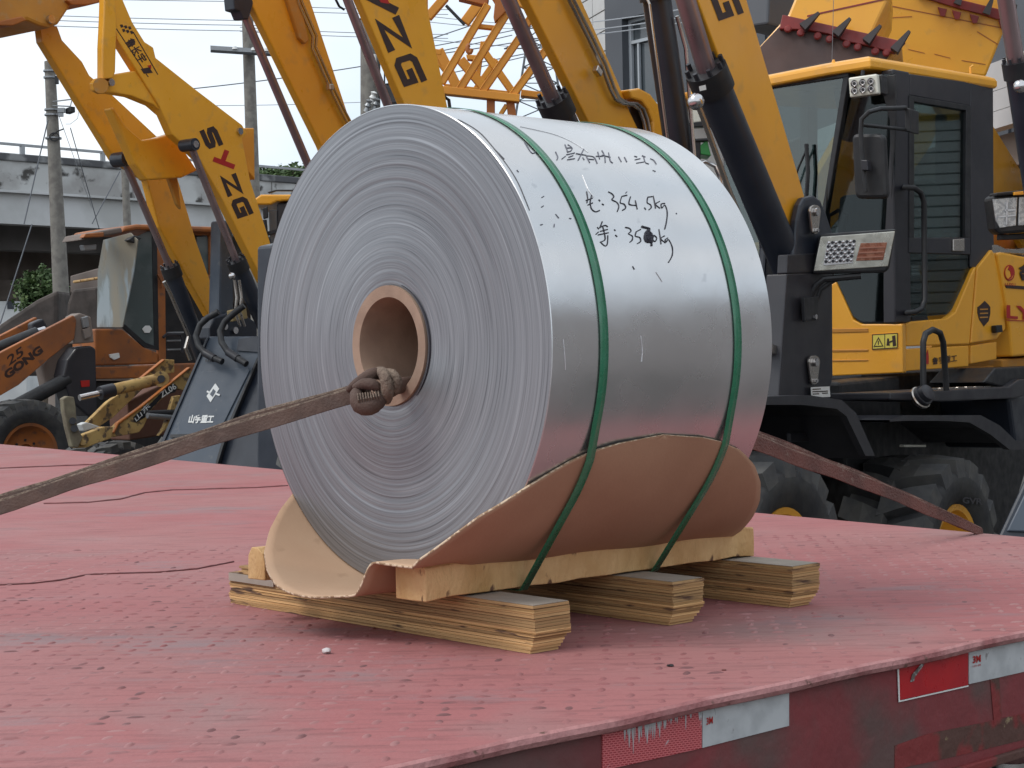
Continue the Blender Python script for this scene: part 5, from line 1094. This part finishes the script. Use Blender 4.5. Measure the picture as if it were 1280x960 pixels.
for (x, y) in ((985, 36), (1001, 41), (1022, 45), (1037, 49), (1058, 55), (1072, 59), (1094, 64), (1108, 66)):
    MB().lathe(hit(x, y, off(FPn, .05)), FPn[1], [(0, .012), (.02, .01), (.03, 0)], 10).build('edge_bolt', REDE, bk_, smooth=True)
solid('lift_arm', [(1050, 170), (1112, 165), (1112, 185), (1070, 250), (1000, 330), (960, 330)], FF.side(0), .06, YEL, lf, .008); solid('lift_arm', [(1140, 140), (1180, 143), (1165, 180), (1142, 215), (1120, 260), (1090, 260)], FF.side(.4), .06, YEL, lf, .008)
solid('front_frame', [(1000, 300), (1110, 290), (1120, 440), (1000, 440)], FF.side(-.1), .6, YELD, lf, .02); solid('cab', [(1105, 225), (1215, 235), (1215, 330), (1105, 330)], FF.side(-.2), .3, CLAD, lf, .03); wheel(lf, FF.pt(1050, 640, .3), FF.l, .5, .4, 18); wheel(lf, FF.pt(1330, 600, .3), FF.l, .5, .4, 18)
solid('frame_cover', [(955, 190), (1010, 170), (1020, 260), (960, 330)], FF.side(-.6), .1, SOFF, lf, .01)
GF = Frame(1180, 60, 14.5, 36); lg_ = T('wheel_loader', 'loader farther back with a large amber bucket lifted over the black framed cab', 'wheel loader', V((GF.o.x+.6, GF.o.y+.8, 0)), 'new yellow wheel loaders with raised arms')
GPn = (GF.o, V((-.2, -.97, -.1)).normalized())
bg = bucket(lg_, GPn, [(1112, -40), (1270, -40), (1262, 27), (1256, 36), (1232, 96), (1180, 90), (1104, 78), (1096, 62), (1110, 20)], YEL, None, [(1146, -14), (1264, 15), (1262, 27), (1246, 24), (1224, 17), (1196, 10), (1170, 2), (1145, -5)], [((1160, -4), (1166, -26)), ((1196, 6), (1204, -12)), ((1232, 18), (1242, -6)), ((1262, 28), (1270, 6))], .8)
for x in (1172, 1190, 1212, 1248): solid('edge_scallop', [(x, 8+(x-1170)*.22), (x+12, 11+(x-1170)*.22), (x+9, 20+(x-1170)*.22), (x+4, 20+(x-1170)*.22)], off(GPn, .055), .03, REDE, bg, .004)
for px in ([(1110, 6), (1262, 36), (1262, 37.5), (1110, 7.5)], [(1135, 61), (1156, 66), (1156, 67), (1135, 62)], [(1168, 67), (1188, 72), (1188, 73), (1168, 68)], [(1202, 75), (1232, 80), (1232, 81), (1202, 76)], [(1103, 22), (1140, 20), (1140, 21.2), (1103, 23.2)], [(1222, 39), (1248, 55), (1247, 56), (1221, 40)]): solid('weld_line', px, off(GPn, .003), .006, CRND, bg, 0)
solid('lift_arm', [(1150, 95), (1205, 98), (1330, 300), (1280, 310)], GF.side(.1), .06, YEL, lg_, .008); solid('front_frame', [(1230, 290), (1400, 300), (1400, 460), (1230, 460)], GF.side(-.1), .6, YELD, lg_, .02); wheel(lg_, GF.pt(1250, 560, .3), GF.l, .5, .4, 18)
solid('cab', [(962, -20), (1000, -5), (998, 40), (960, 30)], GF.side(-1.2), .3, CLAD, lg_, .02)
# parts of a far cab visible between the cylinders (H)
HF = Frame(890, 150, 16, 36); lh = T('wheel_loader', 'far loader glimpsed between two cylinders with orange roof, lamp and green bonnet', 'wheel loader', V((HF.o.x, HF.o.y+.6, 0)), 'new yellow wheel loaders with raised arms')
HP = (HF.o, V((0, -1, 0)))
solid('cab_roof', [(852, 116), (912, 106), (912, 117), (852, 124)], HP, .8, CRN, lh, .02); solid('cab_rear', [(852, 126), (905, 120), (905, 260), (852, 260)], off(HP, -.5), .1, WALLW, lh, .02)
solid('lamp', [(863, 134), (876, 132), (877, 152), (864, 154)], off(HP, .1), .08, LEDW, lh, .01); solid('cab_frame', [(852, 154), (890, 150), (890, 158), (852, 160)], off(HP, .1), .1, BLK, lh, .01); solid('bonnet', [(875, 182), (884, 174), (889, 195), (876, 193)], off(HP, .1), .3, M('green_bonnet', (.03, .22, .05), .5), lh, .01)
solid('cab_frame', [(868, 175), (876, 174), (876, 200), (869, 200)], off(HP, .1), .1, BLK, lh, .01); solid('cab_frame', [(852, 174), (890, 172), (890, 176), (852, 178)], off(HP, .12), .1, BLK, lh, .01); wheel(lh, HF.pt(900, 540, .2), HF.l, .5, .4, 16)
MB().tube([hit(x, y, off(HP, .15)) for x, y in ((872, 206), (882, 202), (894, 208), (900, 222), (902, 240))], .02, 8).build('guard_rail', CHR, lh, smooth=True)
# ------------------------------------------------------------------ loader with lettered arm just behind the roll (C)
Cf = Frame(505, 60, 11, 36); lcg = T('wheel_loader', 'yellow wheel loader whose lettered arm rises right behind the top of the roll', 'wheel loader', V((Cf.o.x+.8, Cf.o.y+1.2, 0)), 'new yellow wheel loaders with raised arms')
ac = solid('lift_arm', [(383, -150), (486, -150), (533, 0), (560, 135), (590, 260), (556, 270), (505, 130), (450, 0)], Cf.side(0), .06, YEL, lcg, .01)
solid('arm_web', [(505, -100), (535, -90), (536, 40), (521, 0)], Cf.side(-.05), .1, CRN, lcg, .01)
glyph('Y', Cf.side(0), (472.5, -2), (19, 41), (29, -9), 9.6, MARK, ac); glyph('Z', Cf.side(0), (491.7, 42), (17, 38), (29, -9), 9.6, MARK, ac); glyph('G', Cf.side(0), (511.5, 87), (16, 36), (28, -9), 8, MARK, ac)
solid('letter_accent', [(472, -4), (483, -6), (487, 5), (476, 3)], off(Cf.side(0), .003), .002, MARKR, ac, 0)
ac2 = solid('lift_arm', [(232, -150), (318, -150), (388, 0), (437, 148), (470, 240), (430, 250), (402, 182), (312, 0)], Cf.side(-.9), .06, YEL, lcg, .01)
solid('arm_gusset', [(353, -20), (374, -10), (386, 50), (382, 55), (375, 48)], Cf.side(-.87), .05, YELD, lcg, .008)
for o in (0, 4.6):
    MB().tube([Cf.pt(x+o, y-o*.2, -.87) for x, y in ((355, -60), (373, 5), (391, 46), (390, 60), (397, 76), (410, 106), (424, 135), (433, 152), (450, 190))], .0095, 8).build('hydraulic_pipe', STEEL, lcg, smooth=True)
cc = Cf.pt(412.5, 109, -.85); MB().box(cc, Cf.f*.02, Cf.l*.02, UZ*.02).build('pipe_clamp', STEEL, lcg, bevel=.004)
a, b = Cf.pt(303, 12, -.92), Cf.pt(392, 222, -.92); rod('lift_rod', a, b, .029, ROD, lcg); lcyl(lcg, b, Cf.pt(450, 380, -.92), .06); solid('rod_eye', [(291, -8), (313, -12), (317, 4), (311, 24), (304, 24), (300, 14), (293, 12)], Cf.side(-.88), .09, NAVY, lcg, .008)
a, b = Cf.pt(400, -90, -.02), Cf.pt(492, 150, -.02); rod('lift_rod', a, b, .030, ROD, lcg); lcyl(lcg, b, Cf.pt(560, 330, -.02), .06)
MB().tube([Cf.pt(x, y, 0) for x, y in ((415, -10), (424, 8), (430, 12))], .008, 6).build('hose', BLK, lcg, smooth=True); MB().tube([Cf.pt(x, y, -.1) for x, y in ((554, 120), (561, 125), (563, 140))], .012, 6).build('hose', BLK, lcg, smooth=True)
solid('front_frame', [(420, 300), (600, 260), (640, 640), (420, 640)], Cf.side(-.2), .7, NAVY, lcg, .02); solid('cab', [(612, 180), (700, 180), (700, 640), (612, 640)], Cf.side(-.1), .8, DARK, lcg, .03); wheel(lcg, Cf.pt(470, 600, .2), Cf.l, .5, .4, 18); wheel(lcg, Cf.pt(650, 590, .2), Cf.l, .5, .4, 18)
# ------------------------------------------------------------------ loader with the slate cover panel (B)
B = Frame(240, 184, 16.5, 36); lb_ = T('wheel_loader', 'yellow wheel loader with both arms raised over a slate front cover panel', 'wheel loader', V((B.o.x+1, B.o.y+1.2, 0)), 'new yellow wheel loaders with raised arms')
def BS(name, px, lat, th, mat, bevel=.012, parent=None): return solid(name, px, B.side(lat), th, mat, parent or lb_, bevel)
am = BS('lift_arm', [(140, -30), (150, -6), (154, 0), (166, 28), (181, 52), (192, 59), (195, 72), (244, 111), (303, 156), (309, 167), (303, 173), (313, 225), (338, 303), (346, 345), (330, 354), (278, 250), (250, 200), (215, 168), (200, 134), (147, 50), (140, 20)], 0, .10, YEL)
glyph('S', B.side(0), (264, 172), (11, 24), (19, -6.5), 6.2, MARK, am); glyph('Y', B.side(0), (278.5, 201), (10, 22), (19, -6.5), 6.2, MARKR, am); glyph('Z', B.side(0), (289.5, 231), (10, 24), (19, -6.5), 6.2, MARK, am); glyph('G', B.side(0), (302, 259), (10, 22), (19, -6.5), 6.2, MARK, am)
for px in ([(141, 31), (164, 27), (197, 91), (195, 94), (163, 37), (143, 33)],): pass
solid('sticker_frame', [(145, 36), (146, 35.5), (186, 96), (185, 96.5)], off(B.side(0), .002), .002, MARK, am, 0); solid('sticker_frame', [(166, 40), (167, 39.5), (198, 93), (197, 93.5)], off(B.side(0), .002), .002, MARK, am, 0)
text('sticker_lettering', '鲁长宇', off(B.side(0), .002), (155, 52), (174, 80), (166, 46), MARK, am, .02)
for i in range(3):
    for j in range(2): x, y = 150+i*5+j*2.5, 31+j*5.5+i*1.2; solid('sticker_mark', [(x, y), (x+3, y-.7), (x+4.6, y+2.6), (x+1.6, y+3.6)], off(B.side(0), .003), .002, MARK, am, 0)
solid('sticker_mark', [(176, 86), (187, 84), (191, 91), (180, 92)], off(B.side(0), .003), .002, MARK, am, 0); solid('sticker_mark', [(184, 82), (189, 81), (189, 86)], off(B.side(0), .004), .002, MARKR, am, 0)
BS('tilt_link', [(131, -20), (143, -20), (146, 30), (144.5, 90), (141, 98), (128, 99), (128, 60), (130, 20)], .03, .08, YEL); BS('link_lug', [(127, 97), (122, 102), (124, 112), (131, 116), (141, 116), (165, 120), (192, 131), (207, 144), (170, 88), (145, 92)], -.02, .12, YEL)
pins(lb_, B, 139, 103, .04, .035); rod('link_bush', B.pt(126, 107, .06), B.pt(126, 107, -.14), .07, YELD, lb_)
BS('arm_ear', [(294, 160), (318, 160), (319, 225), (311, 215), (303, 178)], -.3, .1, CRN); pins(lb_, B, 300, 164, .012, .035)
BS('lift_arm', [(50, 28), (72, 33), (78, 50), (103, 77), (112, 94), (137, 115), (197, 171), (215, 169), (222, 222), (245, 300), (275, 385), (262, 396), (199, 284), (184, 225), (144, 200), (53, 52)], -.9, .10, YEL)
BS('torque_box', [(139, 135), (142, 134), (157, 157), (178, 175), (197, 172), (216, 166), (247, 213), (228, 222), (184, 225), (170, 205)], -.35, .12, YEL, .02); BS('gusset', [(205, 205), (222, 220), (227, 262), (222, 255)], -.5, .05, YELD)
BS('bucket', [(-60, -60), (140, -60), (130, 2), (110, 7), (90, 6), (74, 30), (62, 35), (50, 32), (34, 25), (17, 32), (-10, 32), (-60, 20)], -.5, .8, YELD, .03)
BS('bucket_lip', [(-60, 20), (-10, 32), (17, 32), (34, 25), (28, 20), (0, 26), (-60, 12)], -.45, .3, CRND, .01); pins(lb_, B, 64, 24, -.47, .04); BS('bucket_rib', [(84, 0), (135, -6), (132, 1), (110, 6), (90, 6)], -.45, .3, CRND, .01)
a, b, e = B.pt(155, 200, -.85), B.pt(214, 338, -.85), B.pt(262, 470, -.85); rod('lift_rod', a, b, .036, ROD, lb_); lcyl(lb_, b, e, .085); p = B.pt(154, 199, -.78); rod('rod_eye', p+B.l*.06, p-B.l*.12, .075, NAVY, lb_, 20); rod('rod_pin', p+B.l*.07, p+B.l*.05, .035, CHR, lb_, 14)
MB().tube([B.pt(x, y, -.72) for x, y in ((205, 352), (212, 365), (225, 395), (236, 420), (232, 435), (238, 450))], .02, 8).build('hydraulic_pipe', STEEL, lb_, smooth=True)
a, b, e = B.pt(239, 184, .1), B.pt(297, 330, .1), B.pt(346, 440, .1); rod('lift_rod', a, b, .036, ROD, lb_); lcyl(lb_, b, e, .085); p = B.pt(239, 181, .12); rod('rod_eye', p+B.l*.06, p-B.l*.12, .06, NAVY, lb_, 20); rod('rod_pin', p+B.l*.07, p+B.l*.05, .035, CHR, lb_, 14)
bs = p = B.pt(290, 345, .2); bm = bmesh.new(); bmesh.ops.create_uvsphere(bm, u_segments=12, v_segments=8, radius=.035); mb = MB(); mb.add([v.co+p for v in bm.verts], [[v.index for v in f.verts] for f in bm.faces]); bm.free(); mb.build('hose_fitting', CHR, lb_, smooth=True)
for x0 in (0, 6): MB().tube([B.pt(x+x0, y, .2) for x, y in ((293, 350), (296, 372), (294, 390), (300, 408))], .014, 8).build('hydraulic_pipe', STEEL, lb_, smooth=True)
BS('manifold', [(290, 388), (308, 384), (310, 398), (292, 402)], .1, .08, M('bronze_valve_block', (.30, .22, .10), .5), .008)
BS('tilt_cylinder', [(276, 275), (292, 275), (293, 405), (273, 405)], -.4, .16, NAVYL, .03); BS('frame_yoke', [(262, 410), (268, 396), (300, 388), (322, 404), (322, 424), (262, 424)], -.3, .2, NAVY, .02)
for x, y in ((281, 408), (294, 413)): pins(lb_, B, x, y, -.28, .035)
BPn = (B.pt(270, 500, 0)+B.f*.3, (B.f+V((.25, 0, .30))).normalized())
fp = solid('front_cover', [(258, 424), (262, 420), (319, 420), (323, 424), (323, 446), (284, 538), (268, 600), (180, 600), (197, 562)], BPn, .03, NAVYL, lb_, .012)
solid('cover_side', [(324, 424), (360, 420), (360, 600), (268, 600), (285, 538), (324, 447)], off(BPn, -.05), .4, NAVY, lb_, .012); solid('cover_edge', [(321, 447), (324, 446), (285, 538), (269, 590), (266, 590), (281, 538)], off(BPn, .02), .04, BLK, fp, .004)
solid('cover_panel', [(249, 465), (309, 459), (312, 463), (276, 536), (218, 548), (222, 538)], off(BPn, .016), .014, NAVYL, fp, .010); solid('cover_slot', [(213, 543), (278, 541), (277, 545), (212, 547)], off(BPn, .018), .004, BLK, fp, 0); solid('cover_slot', [(209, 551), (272, 550), (271, 552), (208, 553)], off(BPn, .018), .004, BLK, fp, 0); solid('cover_edge', [(258, 422), (261, 421), (200, 564), (196, 563)], off(BPn, .02), .03, NAVY, fp, .004)
solid('cover_cutout', [(298, 424), (322, 420), (322, 440), (296, 438)], off(BPn, .02), .004, NAVY, fp, 0)
solid('cover_emblem', [(269, 479), (274, 486), (263, 503), (258, 495)], off(BPn, .022), .006, WHITE, fp, .002); solid('emblem_slot', [(266.5, 486), (269.5, 489), (265.5, 496), (262.5, 493)], off(BPn, .026), .004, NAVYL, fp, 0); solid('emblem_slot', [(259, 488), (263, 490), (262, 492), (258, 490)], off(BPn, .026), .004, WHITE, fp, 0); solid('emblem_slot', [(270, 491), (275, 493), (274, 495), (269, 493)], off(BPn, .026), .004, WHITE, fp, 0)
text('cover_lettering', '山宇重工', off(BPn, .02), (235, 529), (266, 529), (237.5, 518.5), WHITE, fp, .045)
for x in (257, 260, 263): solid('cover_hole', [(x, 449), (x+1.4, 449), (x+1, 452), (x-.4, 452)], off(BPn, .02), .002, BLK, fp, 0)
for pts in ([(273, 390), (260, 397), (250, 406), (245, 420), (248, 432), (256, 441), (268, 448), (278, 452)], [(305, 382), (292, 392), (281, 402), (275, 414), (277, 428), (285, 440), (297, 448), (308, 455)]):
    MB().tube([hit(x, y, off(BPn, .12)) for x, y in pts], .032, 10).build('hydraulic_hose', BLK, lb_, smooth=True); MB().tube([hit(x, y, off(BPn, .12)) for x, y in pts[-3:-1]], .04, 10).build('hose_ferrule', DARK, lb_, smooth=True)
CBP = (at(340, 270, 18.6), V((0, -1, 0)))
solid('cab_roof', [(316, 250), (326, 243), (368, 243), (368, 250), (346, 252), (338, 256), (316, 256)], CBP, .9, YEL, lb_, .02); solid('cab', [(346, 254), (372, 252), (372, 345), (340, 345), (338, 300), (344, 290)], off(CBP, -.05), .8, DARK, lb_, .02); solid('cab_rack', [(334, 240), (345, 237), (368, 237), (368, 239), (345, 239), (336, 242)], off(CBP, -.1), .04, BLK, lb_, .004)
solid('mirror', [(328, 260), (334, 258), (335, 272), (329, 274)], off(CBP, .05), .05, BLK, lb_, .01); solid('cab_glass', [(336, 262), (346, 262), (346, 300), (342, 312), (337, 300)], off(CBP, -.02), .02, WGL, lb_, .002); solid('cab_frame', [(332, 290), (350, 285), (350, 290), (333, 295)], off(CBP, 0), .03, BLK, lb_, .002); MB().tube([hit(x, y, off(CBP, .03)) for x, y in ((330, 275), (332, 295), (338, 312))], .03, 6).build('mirror_arm', BLK, lb_)
BS('front_frame', [(290, 430), (345, 420), (345, 620), (275, 620)], -.2, .08, NAVY, .02)
wheel(lb_, B.pt(330, 598, .25), B.l, .55, .45, 20); wheel(lb_, B.pt(268, 592, -.35)-B.l*0, B.l, .52, .42, 20); wheel(lb_, B.pt(430, 590, .25), B.l, .55, .45, 20)
# ------------------------------------------------------------------ old rusty loader (A)
Af = Frame(160, 400, 20.5, 46); la = T('wheel_loader', 'old rusty orange wheel loader with dust streaked windscreen parked under the overpass', 'wheel loader', V((Af.o.x+.5, Af.o.y+1, 0)), 'old worn wheel loaders')
def AS(name, px, lat, th, mat, bevel=.012, parent=None): return solid(name, px, Af.side(lat), th, mat, parent or la, bevel)
AFR = (at(140, 400, 20.3), V((-.35, -.93, 0)).normalized())
DGL = M('dusty_windscreen', (.22, .26, .27), .35, col2=(.30, .27, .21), scale=1.5, lo=.4, hi=.6, col3=(.36, .42, .45), scale3=2.2, lo3=.56, hi3=.62, stretch=(2.5, 2.5, .6), spec=.5)
SGL = M('murky_side_glass', (.075, .095, .095), .15, col2=(.13, .15, .15), scale=1.8, lo=.45, hi=.6)
AS('cab_roof', [(152, 291), (155, 283), (172, 280), (285, 284), (285, 291), (172, 287)], .15, 1.2, ORG, .03); AS('roof_edge', [(103, 300), (108, 292), (152, 284), (154, 291)], .5, .5, BROWNC, .02); AS('roof_visor', [(104, 297), (107, 292), (130, 290), (130, 296)], .55, .1, ORG, .01)
solid('windscreen', [(129, 300), (163, 291), (172, 300), (167, 340), (153, 409), (121, 409), (122, 340)], AFR, .02, DGL, la, .002); AS('side_glass', [(172, 295), (191, 286), (194, 436), (180, 430), (154, 408), (167, 340)], .02, .02, SGL, .002)
AS('glass_seal', [(190, 284), (196, 284), (199, 438), (180, 434), (153, 409), (156, 405), (182, 428), (193, 432)], .03, .03, BLK, .004); AS('lamp', [(160, 300), (168, 294), (178, 297), (170, 305)], .35, .1, BLK, .01); AS('lamp', [(104, 306), (121, 305), (121, 312), (106, 313)], .35, .1, GALV, .01)
AS('cab_pillar', [(196, 284), (206, 284), (208, 470), (199, 470)], .03, .06, ORG, .008); AS('cab_body', [(119, 411), (153, 411), (180, 434), (198, 441), (198, 455), (119, 457)], .03, .9, ORG, .02); AS('cab_sill', [(119, 459), (209, 456), (209, 472), (119, 474)], .05, .9, ORG, .015)
AS('body_emblem', [(137, 443), (149, 441), (150, 447), (143, 450), (138, 447)], .05, .03, WHITE, .004); AS('glass_sticker', [(178, 411), (182, 407), (187, 407), (190, 411), (187, 416), (181, 416)], .035, .01, WHITE, .001)
AS('cab_handle', [(197, 343), (201, 343), (205, 352), (204, 360), (202, 360), (202, 352)], .1, .03, ORG, .004)
AS('rear_wall', [(206, 290), (285, 292), (285, 460), (206, 465)], -.4, .1, BLK, .01); AS('window_frame', [(206, 286), (285, 288), (285, 294), (206, 294)], .02, .06, ORG, .006); AS('window_frame', [(262, 292), (268, 292), (269, 345), (263, 345)], .02, .06, ORG, .006); AS('window_frame', [(206, 342), (285, 345), (285, 349), (206, 347)], .02, .06, ORG, .006); AS('window_glass', [(246, 296), (261, 296), (261, 342), (246, 342)], -.02, .02, SGL, .001); AS('window_glass', [(270, 297), (285, 297), (285, 342), (270, 342)], -.02, .02, SGL, .001)
AS('engine_hood', [(209, 455), (290, 452), (290, 485), (209, 485)], .03, .8, ORG, .02); AS('chassis', [(110, 476), (290, 476), (290, 620), (110, 620)], -.1, .8, BLK, .02)
for y in (415, 425, 436): AS('grille_bar', [(210, y), (230, y-.5), (230, y+1.5), (210, y+2)], .03, .03, GALV, .003)
MB().tube([Af.pt(x, y, .1) for x, y in ((204, 422), (208, 418), (225, 418), (228, 424), (228, 440))], .02, 6).build('hand_rail', DARK, la, smooth=True)
armA = AS('lift_arm', [(-60, 476), (0, 441), (92, 394), (96, 400), (93, 424), (62, 448), (24, 481), (-60, 530)], .5, .08, ORG, .01)
text('arm_lettering', '25', Af.side(.5), (11, 458), (30, 444), (8, 446), MARK, armA, .02); text('arm_lettering', 'GONG', Af.side(.5), (9, 475), (55, 440), (3, 466), MARK, armA, .06)
AS('lift_arm', [(-60, 450), (0, 420), (46, 396), (48, 410), (0, 436), (-60, 470)], -.4, .08, ORG, .01); rod('tilt_cylinder', Af.pt(-40, 450, .1), Af.pt(46, 416, .1), .07, BLK, la); AS('arm_bush', [(40, 404), (54, 398), (60, 408), (52, 420), (40, 422)], -.2, .12, DARK, .02); rod('tilt_rod', Af.pt(46, 414, .1), Af.pt(56, 411, .1), .03, CHR, la)
AS('pivot_bracket', [(91, 396), (100, 391), (114, 396), (118, 428), (92, 430), (94, 405)], .45, .2, BROWNC, .015); AS('bracket_box', [(103, 397), (110, 395), (112, 408), (105, 410)], .5, .05, GALV, .006); AS('bracket_box', [(104, 412), (112, 409), (115, 420), (107, 424)], .5, .05, BROWNC, .006)
AS('front_tower', [(96, 434), (114, 432), (120, 436), (122, 520), (110, 520), (88, 500), (79, 470), (84, 450)], .42, .3, DARK, .02); AS('red_mark', [(101, 476), (112, 475), (112, 483), (102, 484)], .43, .01, MARKR, .001)
rod('lift_cylinder', Af.pt(-10, 524, .35), Af.pt(84, 474, .35), .085, BLK, la); wheel(la, Af.pt(40, 567, .55), Af.l, .62, .5, 24, ORG); wheel(la, Af.pt(300, 567, .4), Af.l, .62, .5, 24, ORG)
AS('tarp', [(52, 455), (70, 430), (92, 425), (92, 480), (60, 490)], .2, .2, BROWNC, .03)
tp = T('tarp_heap', 'brown tarpaulin covered heap standing behind the old loader arm', 'tarp', at(100, 440, 24)); TARP = M('brown_tarp', (.085, .068, .06), .9, col2=(.055, .045, .04), scale=4, bump=.5, bscale=6)
solid('cover', [(84, 380), (90, 362), (122, 358), (128, 400), (128, 470), (80, 470)], (at(100, 400, 24), V((0, -1, 0))), .8, TARP, tp, .04); solid('cover', [(-60, 470), (0, 405), (45, 375), (72, 362), (72, 470)], (at(40, 420, 26), V((0, -1, 0))), .8, TARP, tp, .06)
solid('timber_edge', [(91, 351), (122, 346), (122, 349), (91, 354)], (at(100, 350, 24.5), V((0, -1, 0))), .1, WOOD, tp, .01); solid('heap_wall', [(88, 345), (124, 335), (124, 362), (88, 366)], (at(100, 350, 25), V((0, -1, 0))), .3, BROWNC, tp, .01)
# ------------------------------------------------------------------ small dusty yellow loader front (J)
Jf = Frame(150, 510, 17.5, 46); lj = T('small_loader', 'small dusty yellow loader front linkage lowered beside the slate cover panel', 'small loader', V((Jf.o.x+.5, Jf.o.y+.8, 0)))
Z7 = lambda p: (60+p[0]/6.856, 440+p[1]/6.856)
def JS(name, px, lat, th, mat, bevel=.008, parent=None): return solid(name, [Z7(p) for p in px], Jf.side(lat), th, mat, parent or lj, bevel)
JS('lift_arm', [(330, 610), (510, 430), (800, 225), (1000, 62), (1085, 66), (1085, 175), (980, 190), (800, 330), (560, 560), (440, 640), (330, 640)], -.35, .07, DUSTY); JS('arm_flange', [(800, 220), (1000, 60), (1008, 68), (812, 230)], -.33, .06, CRND)
ja = JS('lift_arm', [(570, 640), (600, 610), (800, 470), (1220, 130), (1240, 200), (1160, 330), (1080, 300), (900, 480), (820, 640), (780, 690), (560, 730), (545, 700)], .12, .07, DUSTY); JS('arm_flange', [(560, 690), (600, 605), (800, 463), (1218, 128), (1224, 138), (806, 478), (612, 618), (570, 700)], .14, .06, CRND)
jd = JS('arm_decal', [(735, 560), (760, 530), (880, 440), (1040, 285), (1090, 275), (1112, 300), (1090, 345), (1000, 370), (900, 470), (830, 560), (760, 605), (735, 595)], .125, .004, BLK, 0)
text('arm_lettering', 'ZL06', (Jf.pt(200, 500, .13), Jf.l), Z7((975, 395)), Z7((1105, 310)), Z7((950, 350)), WHITE, jd, .02); text('arm_lettering', '山东', (Jf.pt(200, 500, .13), Jf.l), Z7((760, 600)), Z7((880, 470)), Z7((735, 560)), WHITE, jd, .01)
rod('tilt_cylinder', Jf.pt(*Z7((450, 350)), .0), Jf.pt(*Z7((940, 235)), .0), .062, DUSTY, lj, 18); rod('cylinder_gland', Jf.pt(*Z7((445, 352)), .0), Jf.pt(*Z7((560, 325)), .0), .07, DARK, lj, 18); rod('tilt_rod', Jf.pt(*Z7((270, 392)), .0), Jf.pt(*Z7((450, 352)), .0), .032, CHR, lj); rod('cylinder_eye', Jf.pt(*Z7((970, 230)), .07), Jf.pt(*Z7((970, 230)), -.07), .085, DUSTY, lj, 18); rod('cylinder_pin', Jf.pt(*Z7((970, 230)), .09), Jf.pt(*Z7((970, 230)), .05), .04, DARK, lj, 14)
JS('hitch_plate', [(130, 400), (170, 378), (225, 385), (240, 470), (250, 640), (300, 730), (260, 820), (210, 815), (165, 640), (140, 500)], .25, .08, M('dusty_olive_steel', (.24, .21, .14), .85, col2=(.16, .13, .09), scale=6, bump=.2), .01); JS('hitch_cheek', [(235, 740), (290, 715), (480, 640), (560, 640), (545, 740), (430, 780), (330, 820), (240, 825)], .2, .1, DUSTY, .01)
for x, y in ((212, 590), (226, 655)): rod('hitch_pin', Jf.pt(*Z7((x, y)), .28), Jf.pt(*Z7((x, y)), .2), .035, DARK, lj, 14)
rod('hitch_pin', Jf.pt(*Z7((300, 765)), .24), Jf.pt(*Z7((300, 765)), .1), .04, DUSTY, lj, 14); JS('cross_tube', [(285, 620), (330, 600), (450, 640), (310, 680)], .0, .1, WALLW, .01); rod('hose', Jf.pt(*Z7((850, 530)), .2), Jf.pt(*Z7((1090, 520)), .2), .035, BLK, lj); rod('hose', Jf.pt(*Z7((850, 545)), .22), Jf.pt(*Z7((1060, 560)), .22), .03, GALV, lj)
JS('front_frame', [(680, 420), (1050, 240), (1200, 300), (1100, 700), (700, 760)], -.45, .4, M('rust_brown_steel', (.13, .06, .04), .8), .02); wheel(lj, Jf.pt(160, 606, .0), Jf.l, .46, .36, 18, DUSTY); wheel(lj, Jf.pt(128, 606, -.6), Jf.l, .46, .36, 18, DUSTY)
JS('side_post', [(1080, 380), (1140, 370), (1060, 620), (950, 720), (1000, 640)], .2, .06, DUSTY)
